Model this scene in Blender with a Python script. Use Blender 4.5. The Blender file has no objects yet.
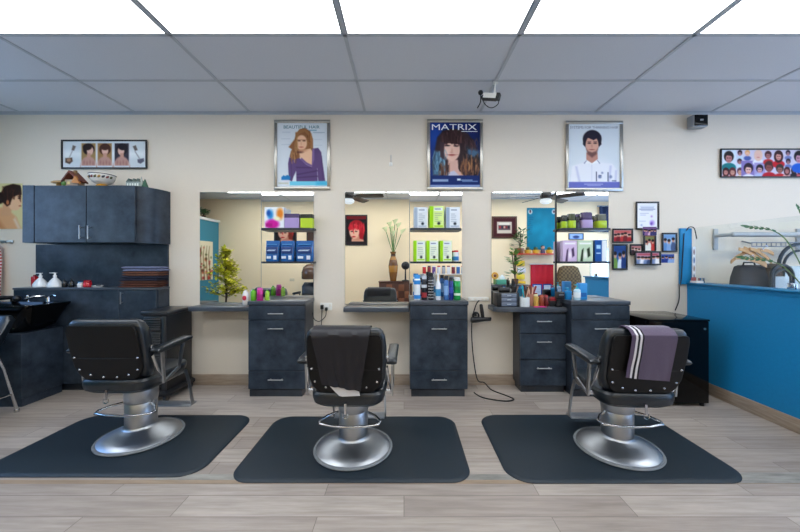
import bpy, bmesh, math, random
import numpy as np
from mathutils import Vector, Matrix, noise
random.seed(7)
C = bpy.context.scene.collection
PI = math.pi
F = 333.0; PX = 404.0; PY = 261.0; EYE = 1.31       # focal length in pixels, principal point, eye height
WY = 3.53                                          # the mirror wall
def wx(px, d): return (px - PX) * d / F
def wz(py, d): return EYE - (py - PY) * d / F
def lin(c):
    if isinstance(c, str):
        c = [int(c[i:i+2], 16) for i in (0, 2, 4)]
    o = []
    for v in c[:3]:
        v /= 255.0
        o.append(v/12.92 if v <= .04045 else ((v+.055)/1.055)**2.4)
    return tuple(o) + (1.0,)

# ------------------------------------------------------------------ materials
def nodes_of(name):
    m = bpy.data.materials.new(name); m.use_nodes = True
    nt = m.node_tree
    return m, nt, nt.nodes['Principled BSDF']
def mat(name, col, rough=.5, metal=0., var=0., scale=20., bump=0., coat=0., spec=.5, stretch=None, col2=None, sheen=0.):
    m, nt, b = nodes_of(name)
    b.inputs['Roughness'].default_value = rough
    b.inputs['Metallic'].default_value = metal
    b.inputs['Coat Weight'].default_value = coat
    b.inputs['Coat Roughness'].default_value = .06
    b.inputs['Specular IOR Level'].default_value = spec
    if sheen: b.inputs['Sheen Weight'].default_value = sheen
    base = lin(col)
    tc = nt.nodes.new('ShaderNodeTexCoord'); mp = nt.nodes.new('ShaderNodeMapping')
    nt.links.new(tc.outputs['Object'], mp.inputs['Vector'])
    if stretch: mp.inputs['Scale'].default_value = stretch
    nz = nt.nodes.new('ShaderNodeTexNoise'); nz.inputs['Scale'].default_value = scale
    nz.inputs['Detail'].default_value = 6; nz.inputs['Roughness'].default_value = .65
    nt.links.new(mp.outputs['Vector'], nz.inputs['Vector'])
    rp = nt.nodes.new('ShaderNodeValToRGB')
    if col2:
        a, c2 = base, lin(col2)
    else:
        a = tuple(max(0, v*(1-var)) for v in base[:3]) + (1,); c2 = tuple(min(1, v*(1+var)) for v in base[:3]) + (1,)
    rp.color_ramp.elements[0].color = a; rp.color_ramp.elements[1].color = c2
    rp.color_ramp.elements[0].position = .3; rp.color_ramp.elements[1].position = .7
    nt.links.new(nz.outputs['Fac'], rp.inputs['Fac'])
    nt.links.new(rp.outputs['Color'], b.inputs['Base Color'])
    if bump:
        bp = nt.nodes.new('ShaderNodeBump'); bp.inputs['Strength'].default_value = bump; bp.inputs['Distance'].default_value = .01
        nt.links.new(nz.outputs['Fac'], bp.inputs['Height']); nt.links.new(bp.outputs['Normal'], b.inputs['Normal'])
    return m
def print_mat(name, rough=.4, coat=0., trans=0.):
    m, nt, b = nodes_of(name)
    a = nt.nodes.new('ShaderNodeAttribute'); a.attribute_name = 'Col'
    nt.links.new(a.outputs['Color'], b.inputs['Base Color'])
    b.inputs['Roughness'].default_value = rough; b.inputs['Coat Weight'].default_value = coat; b.inputs['Coat Roughness'].default_value = .05
    return m
PAINT = print_mat('coloured_plastic', .4)
GLOSSP = print_mat('glossy_coloured_plastic', .22, .3)
PRINT = print_mat('printed_paper_under_glass', .6, .02)
PRINT.node_tree.nodes['Principled BSDF'].inputs['Specular IOR Level'].default_value = .2
CLOTHP = print_mat('coloured_fabric', .9)
LAM = mat('slate_laminate', '1a232e', .33, var=0, scale=6.5, col2='3d4753', spec=.27)
LAMB = mat('slate_laminate_carcass', '1c2127', .36, scale=6, col2='333a43', spec=.45)
TOPM = mat('slate_laminate_worktop', '3a414b', .28, scale=7, col2='4c525a')
WALLM = mat('cream_painted_wall', 'dcd3c5', .85, var=.02, scale=120, bump=.05)
NEARM = mat('warm_beige_painted_wall', 'f8e2bc', .85, var=.02, scale=120, bump=.05)
TEAL = mat('teal_painted_wall', '067fb8', .6, var=.05, scale=40, bump=.03)
TEALW = mat('muted_teal_painted_wall', '35849a', .6, var=.04, scale=40)
TEALD = mat('teal_painted_ledge', '1572a0', .4, var=.05, scale=40)
BLACKG = mat('glossy_black_plastic', '060607', .1, var=.1, spec=.22)
BLACKP = mat('matt_black_plastic', '17181b', .42, var=.15)
RIBM = mat('black_moulded_plastic', '1d1f23', .32, var=.15, spec=.7)
CHROME = mat('polished_chrome', 'c9ccd0', .14, 1., var=.03)
ALU = mat('satin_aluminium', 'a9abad', .3, 1., var=.05)
STEEL = mat('brushed_steel', 'b4b7bb', .34, 1., var=.02, scale=30, stretch=(1, 1, 14))
SILVER = mat('brushed_silver_frame', 'a7a59f', .3, 1., var=.08, scale=60)
LEATHER = mat('black_leather_upholstery', '0f171e', .33, var=.2, scale=60, bump=.08, spec=.65)
VINYL = mat('black_vinyl_back', '0b0909', .5, var=.2, scale=50, bump=.06, spec=.3)
RUBBER = mat('black_rubber_mat', '18252f', .55, var=.12, scale=120, bump=.12)
GREYRUB = mat('grey_rubber_trim', '7f8386', .5, var=.1)
WHITEP = mat('white_plastic', 'e6e6e2', .4, var=.02)
GREYM = mat('grey_metal', '9a9ea4', .4, .6, var=.05)
RAILM = mat('pale_grey_painted_rail', 'a7abae', .45, var=.04)
GRID = mat('grey_ceiling_grid', 'b4b9bf', .5, var=.03)
DARKFR = mat('black_picture_frame', '17171a', .35, var=.1)
WOODB = mat('dark_brown_wood', '3a1d12', .4, scale=14, stretch=(1, 1, .15), col2='5c3320')
WOODH = mat('light_wood', 'b98a55', .5, scale=22, stretch=(.2, 1, 1), col2='d2a775')
LEAFM = mat('green_leaves', '2f5c2c', .45, scale=9, col2='5d8c3c')
LEAFY = mat('yellow_green_leaves', 'b4b61e', .5, scale=9, col2='f2e640')
BARK = mat('brown_bark', '4a3727', .8, var=.2, scale=30)
CERAM = mat('white_ceramic', 'eae6de', .2, var=.02, coat=.4)
TERRA = mat('brown_clay_pot', '6b4a34', .6, var=.15)
BLADE = mat('dark_fan_blade', '2a2320', .4, var=.15, scale=14)
REDM = mat('red_fabric', 'c4142c', .7, var=.06)
NAVY = mat('navy_nylon', '0e0c16', .5, var=.2, scale=12, bump=.1, spec=.5)
PURPLE = mat('purple_towel', '54465c', .95, var=.12, scale=200, bump=.25, sheen=.3)
WHITEC = mat('white_cotton', 'd8d6d6', .9, var=.04, scale=90, bump=.1)
CORD = mat('black_cable', '101012', .5, var=.1)
for _m in (STEEL,):
    _n = _m.node_tree; _p = _n.nodes['Principled BSDF']; _t = _n.nodes.new('ShaderNodeTangent'); _t.direction_type = 'RADIAL'; _t.axis = 'Z'
    _p.inputs['Anisotropic'].default_value = .75; _n.links.new(_t.outputs[0], _p.inputs['Tangent'])
MIRR, _nt, _b = nodes_of('silvered_mirror')
_b.inputs['Base Color'].default_value = (.93, .94, .93, 1); _b.inputs['Metallic'].default_value = 1; _b.inputs['Roughness'].default_value = .0
def glass_mat(name, tint=(1, 1, 1, 1), refl=1.0, haze=0.):
    m = bpy.data.materials.new(name); m.use_nodes = True; nt = m.node_tree; nt.nodes.clear()
    o = nt.nodes.new('ShaderNodeOutputMaterial'); mx = nt.nodes.new('ShaderNodeMixShader')
    t = nt.nodes.new('ShaderNodeBsdfTransparent'); g = nt.nodes.new('ShaderNodeBsdfGlossy'); g.inputs['Roughness'].default_value = .01; t.inputs['Color'].default_value = tint
    lw = nt.nodes.new('ShaderNodeLayerWeight'); pw = nt.nodes.new('ShaderNodeMath'); pw.operation = 'POWER'; pw.inputs[1].default_value = 5
    f = nt.nodes.new('ShaderNodeMath'); f.operation = 'MULTIPLY_ADD'; f.inputs[1].default_value = .9; f.inputs[2].default_value = .03
    nt.links.new(lw.outputs['Facing'], pw.inputs[0]); nt.links.new(pw.outputs[0], f.inputs[0])
    nt.links.new(f.outputs[0], mx.inputs[0]); nt.links.new(t.outputs[0], mx.inputs[1]); nt.links.new(g.outputs[0], mx.inputs[2])
    if haze:
        d = nt.nodes.new('ShaderNodeBsdfDiffuse'); d.inputs['Color'].default_value = (.8, .85, .9, 1)
        m2 = nt.nodes.new('ShaderNodeMixShader'); m2.inputs[0].default_value = haze
        nt.links.new(mx.outputs[0], m2.inputs[1]); nt.links.new(d.outputs[0], m2.inputs[2]); nt.links.new(m2.outputs[0], o.inputs[0])
    else:
        nt.links.new(mx.outputs[0], o.inputs[0])
    return m
GLASS = glass_mat('clear_glass', (.97, .99, .985, 1))
FROST = glass_mat('frosted_glass', (.8, .88, .88, 1), haze=.35)
def emit_mat(name, col, s):
    m, nt, b = nodes_of(name)
    b.inputs['Base Color'].default_value = (.8, .8, .8, 1)
    b.inputs['Emission Color'].default_value = col; b.inputs['Emission Strength'].default_value = s
    return m
LAMP = emit_mat('lit_acrylic_diffuser', (.93, .97, 1.0, 1), 4.4)
BULB = emit_mat('lit_glass_bowl', (.85, .95, 1, 1), .35)

def floor_mat():
    m, nt, b = nodes_of('greyed_oak_plank_floor')
    N = nt.nodes.new; L = nt.links.new
    tc = N('ShaderNodeTexCoord')
    br = N('ShaderNodeTexBrick'); br.offset = .37; br.offset_frequency = 2
    L(tc.outputs['Object'], br.inputs['Vector'])
    br.inputs['Scale'].default_value = 1; br.inputs['Brick Width'].default_value = 1.2; br.inputs['Row Height'].default_value = .155
    br.inputs['Mortar Size'].default_value = .0022; br.inputs['Mortar Smooth'].default_value = .2; br.inputs['Bias'].default_value = 0
    br.inputs['Color1'].default_value = lin('9d928a'); br.inputs['Color2'].default_value = lin('b7ada4'); br.inputs['Mortar'].default_value = lin('7b716a')
    mp = N('ShaderNodeMapping'); mp.inputs['Scale'].default_value = (1.3, 16, 1); L(tc.outputs['Object'], mp.inputs['Vector'])
    ad = N('ShaderNodeVectorMath'); ad.operation = 'ADD'; L(mp.outputs[0], ad.inputs[0])
    sc = N('ShaderNodeVectorMath'); sc.operation = 'SCALE'; sc.inputs['Scale'].default_value = 30; L(br.outputs['Color'], sc.inputs[0]); L(sc.outputs[0], ad.inputs[1])
    n1 = N('ShaderNodeTexNoise'); n1.inputs['Scale'].default_value = 2.2; n1.inputs['Detail'].default_value = 7; n1.inputs['Roughness'].default_value = .62; L(ad.outputs[0], n1.inputs['Vector'])
    r1 = N('ShaderNodeValToRGB'); r1.color_ramp.elements[0].position = .32; r1.color_ramp.elements[1].position = .68
    r1.color_ramp.elements[0].color = (.66, .64, .62, 1); r1.color_ramp.elements[1].color = (1.08, 1.07, 1.06, 1)
    L(n1.outputs['Fac'], r1.inputs['Fac'])
    mx = N('ShaderNodeMix'); mx.data_type = 'RGBA'; mx.blend_type = 'MULTIPLY'; mx.inputs['Factor'].default_value = .8
    L(br.outputs['Color'], mx.inputs['A']); L(r1.outputs['Color'], mx.inputs['B'])
    L(mx.outputs['Result'], b.inputs['Base Color'])
    b.inputs['Roughness'].default_value = .42
    bp = N('ShaderNodeBump'); bp.inputs['Strength'].default_value = .15; bp.inputs['Distance'].default_value = .004
    L(n1.outputs['Fac'], bp.inputs['Height']); L(bp.outputs['Normal'], b.inputs['Normal'])
    return m
FLOORM = floor_mat()
BASEM = mat('greyed_oak_skirting', '8d7c6d', .45, scale=5, stretch=(1, 1, 14), col2='b0a08f')
STRIPM = mat('worn_brown_plank', '8a7663', .45, scale=3, stretch=(1, 9, 1), col2='a8957f')
STONEM = mat('grey_marbled_plank', '6a6a66', .4, scale=3, stretch=(1, 7, 1), col2='aeaaa2')
CEILM = mat('grey_mineral_fibre_ceiling_tile', 'd3d6dc', .9, var=.05, scale=260, bump=.1)

# ------------------------------------------------------------------ mesh builder
class MB:
    def __init__(s, col=None):
        s.v = []; s.f = []; s.m = []; s.c = []; s.s = []
        s.col = lin(col) if col else (1, 1, 1, 1); s.mi = 0; s.smooth = False
    def color(s, c): s.col = lin(c); return s
    def add(s, verts, faces, smooth=None):
        o = len(s.v); s.v += [tuple(p) for p in verts]
        for f in faces:
            s.f.append([i+o for i in f]); s.m.append(s.mi); s.c.append(s.col); s.s.append(s.smooth if smooth is None else smooth)
        return s
    def merge(s, bm, M=None, smooth=None):
        bm.verts.index_update()
        s.add([(M @ v.co if M else v.co.copy()) for v in bm.verts], [[v.index for v in f.verts] for f in bm.faces], smooth); bm.free(); return s
    def box(s, x0, x1, y0, y1, z0, z1, b=0., seg=2, M=None):
        bm = bmesh.new(); bmesh.ops.create_cube(bm, size=1)
        for v in bm.verts:
            v.co = Vector(((x0+x1)/2+v.co.x*(x1-x0), (y0+y1)/2+v.co.y*(y1-y0), (z0+z1)/2+v.co.z*(z1-z0)))
        if b > 0:
            b = min(b, .49*min(abs(x1-x0), abs(y1-y0), abs(z1-z0)))
            bmesh.ops.bevel(bm, geom=bm.edges[:], offset=b, segments=seg, profile=.5, affect='EDGES')
        return s.merge(bm, M, smooth=False)
    def loft(s, rings, cap0=True, cap1=True, smooth=True, closed=True):
        n = len(rings[0]); V = [p for r in rings for p in r]; Fc = []
        for i in range(len(rings)-1):
            for j in range(n if closed else n-1):
                a = i*n+j; b = i*n+(j+1) % n
                Fc.append([a, b, b+n, a+n])
        s.add(V, Fc, smooth)
        if cap0: s.add(rings[0], [list(range(n))[::-1]], False)
        if cap1: s.add(rings[-1], [list(range(n))], False)
        return s
    def lathe(s, prof, cx=0, cy=0, cz=0, n=32, cols=None, cap0=True, cap1=True, M=None):
        rings = [[Vector((cx+r*math.cos(2*PI*k/n), cy+r*math.sin(2*PI*k/n), cz+z)) for k in range(n)] for r, z in prof]
        if M: rings = [[M @ p for p in r] for r in rings]
        if not cols: return s.loft(rings, cap0, cap1)
        for i in range(len(rings)-1):
            s.color(cols[min(i, len(cols)-1)]); s.loft([rings[i], rings[i+1]], cap0 and i == 0, cap1 and i == len(rings)-2)
        return s
    def cyl(s, p0, p1, r0, r1=None, n=16, cap=True):
        r1 = r0 if r1 is None else r1
        p0 = Vector(p0); p1 = Vector(p1); d = (p1-p0).normalized()
        u = d.orthogonal().normalized(); w = d.cross(u)
        rings = [[p+(u*math.cos(2*PI*k/n)+w*math.sin(2*PI*k/n))*r for k in range(n)] for p, r in ((p0, r0), (p1, r1))]
        return s.loft(rings, cap, cap)
    def tube(s, pts, r, n=8, closed=False, flat=None):
        P = [Vector(p) for p in pts]; N = len(P); rings = []; u = None
        for i in range(N):
            a = P[i-1] if (i > 0 or closed) else P[i]; b = P[(i+1) % N] if (i < N-1 or closed) else P[i]
            t = (b-a).normalized()
            if u is None: u = t.orthogonal().normalized() if abs(t.z) > .95 else t.cross(Vector((0, 0, 1))).normalized()
            u = (u-t*u.dot(t)).normalized(); w = t.cross(u)
            rr = r[i] if isinstance(r, (list, tuple)) else r
            fu, fw = flat if flat else (1, 1)
            rings.append([P[i]+(u*math.cos(2*PI*k/n)*fu+w*math.sin(2*PI*k/n)*fw)*rr for k in range(n)])
        if closed: rings.append(rings[0])
        return s.loft(rings, not closed, not closed)
    def bar(s, pts, wid, thk, up=(1, 0, 0)):
        # flat bar of rectangular section; 'up' is the direction of its width
        P = [Vector(p) for p in pts]; up = Vector(up).normalized(); rings = []
        for i in range(len(P)):
            a = P[max(0, i-1)]; b = P[min(len(P)-1, i+1)]; t = (b-a).normalized(); n = t.cross(up).normalized()
            rings.append([P[i]+up*sx*wid/2+n*sy*thk/2 for sx, sy in ((-1, -1), (1, -1), (1, 1), (-1, 1))])
        return s.loft(rings, smooth=False)
    def prism(s, pts, ax, a0, a1, b=0., seg=2, smooth=False):
        def P(p, a): return {'x': (a, p[0], p[1]), 'y': (p[0], a, p[1]), 'z': (p[0], p[1], a)}[ax]
        bm = bmesh.new()
        lo = [bm.verts.new(P(p, a0)) for p in pts]; hi = [bm.verts.new(P(p, a1)) for p in pts]; n = len(pts)
        bm.faces.new(lo[::-1]); bm.faces.new(hi)
        for i in range(n): bm.faces.new([lo[i], lo[(i+1) % n], hi[(i+1) % n], hi[i]])
        bmesh.ops.recalc_face_normals(bm, faces=bm.faces[:])
        if b:
            ed = [e for e in bm.edges if abs(getattr(e.verts[0].co, ax)-getattr(e.verts[1].co, ax)) < 1e-6]
            bmesh.ops.bevel(bm, geom=ed, offset=b, segments=seg, profile=.5, affect='EDGES')
        return s.merge(bm, None, smooth)
    def ball(s, c, r, n=14, sc=(1, 1, 1)):
        prof = [(max(1e-4, r*math.sin(PI*i/n)), -r*math.cos(PI*i/n)) for i in range(n+1)]
        rings = [[Vector((c[0]+q*math.cos(2*PI*k/n)*sc[0], c[1]+q*math.sin(2*PI*k/n)*sc[1], c[2]+z*sc[2])) for k in range(n)] for q, z in prof]
        return s.loft(rings)
    def sheet(s, rows, thick=.004):
        # a cloth: grid of points, given thickness along its own normals
        R = len(rows); K = len(rows[0]); P = [[Vector(p) for p in r] for r in rows]; Q = []
        for i in range(R):
            q = []
            for j in range(K):
                du = P[min(R-1, i+1)][j]-P[max(0, i-1)][j]; dv = P[i][min(K-1, j+1)]-P[i][max(0, j-1)]
                n = du.cross(dv); n = n.normalized() if n.length > 1e-9 else Vector((0, -1, 0)); q.append(P[i][j]+n*thick)
            Q.append(q)
        V = [p for r in P for p in r]+[p for r in Q for p in r]; o = R*K; Fc = []
        for i in range(R-1):
            for j in range(K-1):
                a = i*K+j
                Fc.append([a, a+K, a+K+1, a+1]); Fc.append([o+a, o+a+1, o+a+K+1, o+a+K])
        for j in range(K-1):
            Fc.append([j, j+1, o+j+1, o+j]); a = (R-1)*K+j; Fc.append([a, o+a, o+a+1, a+1])
        for i in range(R-1):
            a = i*K; Fc.append([a, o+a, o+a+K, a+K]); a = i*K+K-1; Fc.append([a, a+K, o+a+K, o+a])
        return s.add(V, Fc, True)
    def build(s, name, mats, parent=None):
        if not isinstance(mats, (list, tuple)): mats = [mats]
        org = ORG.get(parent.name, Vector((0, 0, 0))) if parent else Vector((0, 0, 0))
        me = bpy.data.meshes.new(name)
        me.from_pydata([(p[0]-org[0], p[1]-org[1], p[2]-org[2]) for p in s.v], [], s.f)
        for m in mats: me.materials.append(m)
        ca = me.color_attributes.new('Col', 'FLOAT_COLOR', 'CORNER')
        buf = []
        for f, c in zip(s.f, s.c): buf += list(c)*len(f)
        ca.data.foreach_set('color', buf)
        me.polygons.foreach_set('material_index', s.m); me.polygons.foreach_set('use_smooth', s.s)
        bm = bmesh.new(); bm.from_mesh(me); bmesh.ops.remove_doubles(bm, verts=bm.verts[:], dist=1e-5)
        bmesh.ops.recalc_face_normals(bm, faces=bm.faces[:]); bm.to_mesh(me); bm.free()
        me.set_sharp_from_angle(angle=math.radians(38))
        me.update()
        o = bpy.data.objects.new(name, me); C.objects.link(o)
        if parent: o.parent = parent
        ORG[o.name] = org
        return o
ORG = {}
def tag(o, label, cat, group=None):
    o['label'] = label; o['category'] = cat
    if group: o['group'] = group
    return o
def thing(name, label, cat, loc=(0, 0, 0), group=None):
    o = bpy.data.objects.new(name, None); o.empty_display_size = .1; C.objects.link(o); o.location = loc
    ORG[o.name] = Vector(loc); return tag(o, label, cat, group)
def structure(o): o['kind'] = 'structure'; return o
def copy_tree(root, loc, label, rz=0):
    r = root.copy(); C.objects.link(r); r.location = loc; r.rotation_euler = (0, 0, rz); r['label'] = label
    ORG[r.name] = Vector(loc)
    for ch in root.children:
        c = ch.copy(); C.objects.link(c); c.parent = r; ORG[c.name] = Vector((0, 0, 0))
        for g in ch.children:
            d = g.copy(); C.objects.link(d); d.parent = c
    return r
def text(body, x, y, z, width, height, m, parent, name='lettering', bold=0.):
    cu = bpy.data.curves.new('t', 'FONT'); cu.body = body; cu.offset = bold; cu.resolution_u = 3
    ob = bpy.data.objects.new('t', cu); C.objects.link(ob)
    dg = bpy.context.evaluated_depsgraph_get(); me0 = ob.evaluated_get(dg).to_mesh()
    V = [v.co.copy() for v in me0.vertices]; Fc = [list(p.vertices) for p in me0.polygons]
    ob.evaluated_get(dg).to_mesh_clear(); bpy.data.objects.remove(ob); bpy.data.curves.remove(cu)
    a0 = min(v.x for v in V); a1 = max(v.x for v in V); b0 = min(v.y for v in V); b1 = max(v.y for v in V)
    mb = MB(); mb.add([(x+(v.x-a0)/(a1-a0)*width, y, z+(v.y-b0)/(b1-b0)*height) for v in V], Fc)
    return mb.build(name, m, parent)

# a printed picture: soft-edged shapes mixed on a fine grid of vertices, in the picture's own units (x right, y down)
class Pic:
    def __init__(s, x0, y0, x1, y1, bg, nx=80):
        s.b = (x0, y0, x1, y1); ny = max(2, int(nx*(y1-y0)/(x1-x0))); s.nx, s.ny = nx, ny
        s.X, s.Y = np.meshgrid(np.linspace(x0, x1, nx+1), np.linspace(y0, y1, ny+1)); s.px = (x1-x0)/nx
        s.I = np.zeros(s.X.shape+(3,)); s.I[:] = s.rgb(bg)
    def rgb(s, c):
        return np.array([int(c[i:i+2], 16) for i in (0, 2, 4)], float) if isinstance(c, str) else np.array(c, float)
    def mix(s, a, c): s.I += (s.rgb(c)-s.I)*np.clip(a, 0, 1)[..., None]; return s
    def ell(s, cx, cy, rx, ry, c, soft=None, rot=0, a=1):
        soft = soft or s.px; t = math.radians(rot)
        dx = (s.X-cx)*math.cos(t)+(s.Y-cy)*math.sin(t); dy = -(s.X-cx)*math.sin(t)+(s.Y-cy)*math.cos(t)
        d = (np.sqrt((dx/rx)**2+(dy/ry)**2)-1)*min(rx, ry)
        return s.mix(a*(.5-d/(2*soft)), c)
    def rect(s, x0, y0, x1, y1, c, soft=None, a=1):
        soft = soft or s.px*.7
        d = np.maximum(np.maximum(x0-s.X, s.X-x1), np.maximum(y0-s.Y, s.Y-y1))
        return s.mix(a*(.5-d/(2*soft)), c)
    def poly(s, pts, c, soft=None, a=1):
        soft = soft or s.px; ins = np.zeros(s.X.shape, bool); D = np.full(s.X.shape, 1e9)
        for (ax, ay), (bx, by) in zip(pts, pts[1:]+pts[:1]):
            ex, ey = bx-ax, by-ay; L2 = ex*ex+ey*ey+1e-9
            t = np.clip(((s.X-ax)*ex+(s.Y-ay)*ey)/L2, 0, 1)
            D = np.minimum(D, np.hypot(s.X-ax-t*ex, s.Y-ay-t*ey))
            if by != ay: ins ^= ((ay > s.Y) != (by > s.Y)) & (s.X < ex*(s.Y-ay)/ey+ax)
        return s.mix(a*(.5-np.where(ins, -D, D)/(2*soft)), c)
    def strands(s, x0, y0, x1, y1, cols, n, wid, wav=6, seed=1, a=.7, inside=None):
        rnd = random.Random(seed)
        for i in range(n):
            x = x0+(x1-x0)*rnd.random(); y = y0+(y1-y0)*rnd.random()*.5; ln = (y1-y0)*(.3+.5*rnd.random()); w = wav*(rnd.random()*2-1)
            pts = [(x, y), (x+w, y+ln/2), (x+w*.3, y+ln), (x+w*.3+wid, y+ln), (x+w+wid, y+ln/2), (x+wid, y)]
            s.poly(pts, rnd.choice(cols), s.px*1.2, a)
        return s
    def build(s, name, x0, x1, z0, z1, y, parent, m=None, axis='y', flip=False):
        ny, nx = s.ny, s.nx; org = ORG.get(parent.name, Vector((0, 0, 0))) if parent else Vector((0, 0, 0)); V = []
        for j in range(ny+1):
            for i in range(nx+1):
                a = x0+(x1-x0)*i/nx; zz = z1+(z0-z1)*j/ny
                p = (a, y, zz) if axis == 'y' else (y, a, zz)
                V.append((p[0]-org[0], p[1]-org[1], p[2]-org[2]))
        Fc = [[j*(nx+1)+i, (j+1)*(nx+1)+i, (j+1)*(nx+1)+i+1, j*(nx+1)+i+1] for j in range(ny) for i in range(nx)]
        me = bpy.data.meshes.new(name); me.from_pydata(V, [], Fc); me.materials.append(m or PRINT)
        ca = me.color_attributes.new('Col', 'FLOAT_COLOR', 'POINT')
        c = np.clip(s.I/255, 0, 1); c = np.clip(.55*c+.45*(c*c*(3-2*c)), 0, 1)**1.15; c = np.where(c <= .04045, c/12.92, ((c+.055)/1.055)**2.4)
        ca.data.foreach_set('color', np.concatenate([c, np.ones(c.shape[:2]+(1,))], 2).ravel().astype(np.float32))
        o = bpy.data.objects.new(name, me); C.objects.link(o)
        if parent: o.parent = parent
        ORG[o.name] = org
        return o
def head(p, cx, cy, r, hair, skin, shirt=None, bg=None, turn=0, longh=False):
    if bg: p.rect(cx-r*1.3, cy-r*1.5, cx+r*1.3, cy+r*1.7, bg)
    if shirt: p.ell(cx, cy+r*1.75, r*1.25, r*.8, shirt)
    if longh: p.ell(cx, cy+r*.2, r*.95, r*1.25, hair)
    p.ell(cx-turn*r*.15, cy-r*.15, r*.85, r*.95, hair)
    p.ell(cx+turn*r*.25, cy+r*.2, r*.55, r*.75, skin)
    p.ell(cx+turn*r*.25-r*.2, cy+r*.12, r*.1, r*.07, hair, a=.8); p.ell(cx+turn*r*.25+r*.2, cy+r*.12, r*.1, r*.07, hair, a=.8)
    p.ell(cx+turn*r*.25, cy+r*.6, r*.17, r*.06, 'a05050', a=.7)
    p.poly([(cx-r*.7, cy-r*.1), (cx-r*.3, cy-r*.35), (cx+r*.6, cy-r*.2), (cx+r*.7, cy-r*.6), (cx, cy-r), (cx-r*.7, cy-r*.6)], hair, a=.9)
# ================================================================== the room
XL, XR, YN, ZC = -4.72, 6.0, -1.44, 2.89
TW, TD = 1.219, .61                                  # ceiling tile
GX = [-.413+TW*k for k in range(-3, 6)]
GY = [3.51-TD*k for k in range(0, 9)]
m = MB(); m.box(XL-.1, XR+.1, YN-.1, WY+.1, -.1, 0); m.box(XL-1.6, XL-.1, YN-.1, .4, -.1, 0)
structure(m.build('floor', FLOORM))
# worn strip where two floors meet
m = MB(); m.mi = 0; m.box(XL, 3.9, 1.957, 1.99, 0, .0016); m.mi = 1; m.box(-1.5, .75, 1.992, 2.045, 0, .0014); m.box(1.95, 3.9, 1.96, 2.06, .0002, .0022)
structure(m.build('trim_1', [STRIPM, STONEM]))
# ceiling: tiles around the two rows of lights
LX = [GX[k] for k in range(1, 7)]                    # six lights in a row: from -2.85
m = MB(); R0, R1 = -.68, -.07
x0, x1 = GX[0], GX[8]
def ceil(a, b, c, d): m.box(a, b, c, d, ZC, ZC+.06)
ceil(XL-1.6, XL-.1, YN-.1, .4); ceil(XL-.1, x0, YN-.1, WY+.1); ceil(x1, XR+.1, YN-.1, WY+.1)
ceil(x0, x1, 2.325, WY+.1); ceil(x0, x1, R1, 1.715); ceil(x0, x1, YN-.1, R0)
structure(m.build('ceiling', CEILM))
m = MB()
for x in [-.413+TW*k for k in range(-4, 6)]:
    if XL < x < XR: m.box(x-.0125, x+.0125, YN, WY, ZC-.006, ZC+.002)
for y in [2.912, 2.325, 1.715, 1.095, .51, R1, R0, -1.29]: m.box(XL, XR, y-.0115, y+.0115, ZC-.006, ZC+.002)
m.box(XL, XR, WY-.022, WY, ZC-.006, ZC+.002); m.box(XL, XR, WY-.003, WY, ZC-.03, ZC)
m.box(XL, XR, YN, YN+.022, ZC-.006, ZC+.002)
structure(m.build('trim_2', GRID))
def light_panel(x, y0, y1, label):
    t = thing('ceiling_light', label, 'ceiling light', (x+TW/2, (y0+y1)/2, ZC), 'fluorescent panels in the ceiling')
    f = MB()
    f.box(x+.0135, x+.024, y0+.0125, y1-.0125, ZC-.004, ZC+.05); f.box(x+TW-.024, x+TW-.0135, y0+.0125, y1-.0125, ZC-.004, ZC+.05)
    f.box(x+.024, x+TW-.024, y0+.0125, y0+.018, ZC-.004, ZC+.05); f.box(x+.024, x+TW-.024, y1-.018, y1-.0125, ZC-.004, ZC+.05)
    f.box(x+.0135, x+TW-.0135, y0+.0125, y1-.0125, ZC+.052, ZC+.06)
    f.build('frame', GREYM, t)
    MB().box(x+.024, x+TW-.024, y0+.018, y1-.018, ZC-.001, ZC+.006).build('diffuser', LAMP, t)
xs = [GX[k] for k in range(0, 8)]  # end panels past the view are added to both rows for even lighting
nth = ['first', 'second', 'third', 'fourth', 'fifth', 'sixth', 'seventh', 'eighth']
for k, x in enumerate(xs):
    light_panel(x, 1.715, 2.325, f'lit fluorescent ceiling panel, {nth[k]} from the shampoo side in the extended front row')
    light_panel(x, R0, R1, f'lit fluorescent ceiling panel, {nth[k]} from the shampoo side in the extended rear row over the room')
# walls
structure(MB().box(XL-.1, XR+.1, WY, WY+.1, 0, ZC).build('wall_mirror_side', WALLM))
m = MB()                                             # wall behind the camera with a window
WX0, WX1, WZ0, WZ1 = 4.75, 5.75, .85, 1.7
m.box(XL-1.5, WX0, YN-.1, YN, 0, ZC); m.box(WX1, XR+.1, YN-.1, YN, 0, ZC); m.box(WX0, WX1, YN-.1, YN, 0, WZ0); m.box(WX0, WX1, YN-.1, YN, WZ1, ZC)
structure(m.build('wall_behind_camera', NEARM))
def window(n, axis, a0, a1, z0, z1, d0, d1):
    f = MB(); w = .05
    def bx(p, q, r, s): (f.box(p, q, d0, d1, r, s) if axis == 'y' else f.box(d0, d1, p, q, r, s))
    bx(a0, a0+w, z0, z1); bx(a1-w, a1, z0, z1); bx(a0+w, a1-w, z0, z0+w); bx(a0+w, a1-w, z1-w, z1); c = (a0+a1)/2; bx(c-.02, c+.02, z0+w, z1-w)
    o = structure(f.build(f'window_{n}', WHITEP)); dm = (d0+d1)/2; g = MB()
    (g.box(a0+w, a1-w, dm-.003, dm+.003, z0+w, z1-w) if axis == 'y' else g.box(dm-.003, dm+.003, a0+w, a1-w, z0+w, z1-w))
    p = g.build('window_pane', GLASS, o)
window(1, 'y', WX0, WX1, WZ0, WZ1, YN-.09, YN-.03)
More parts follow.
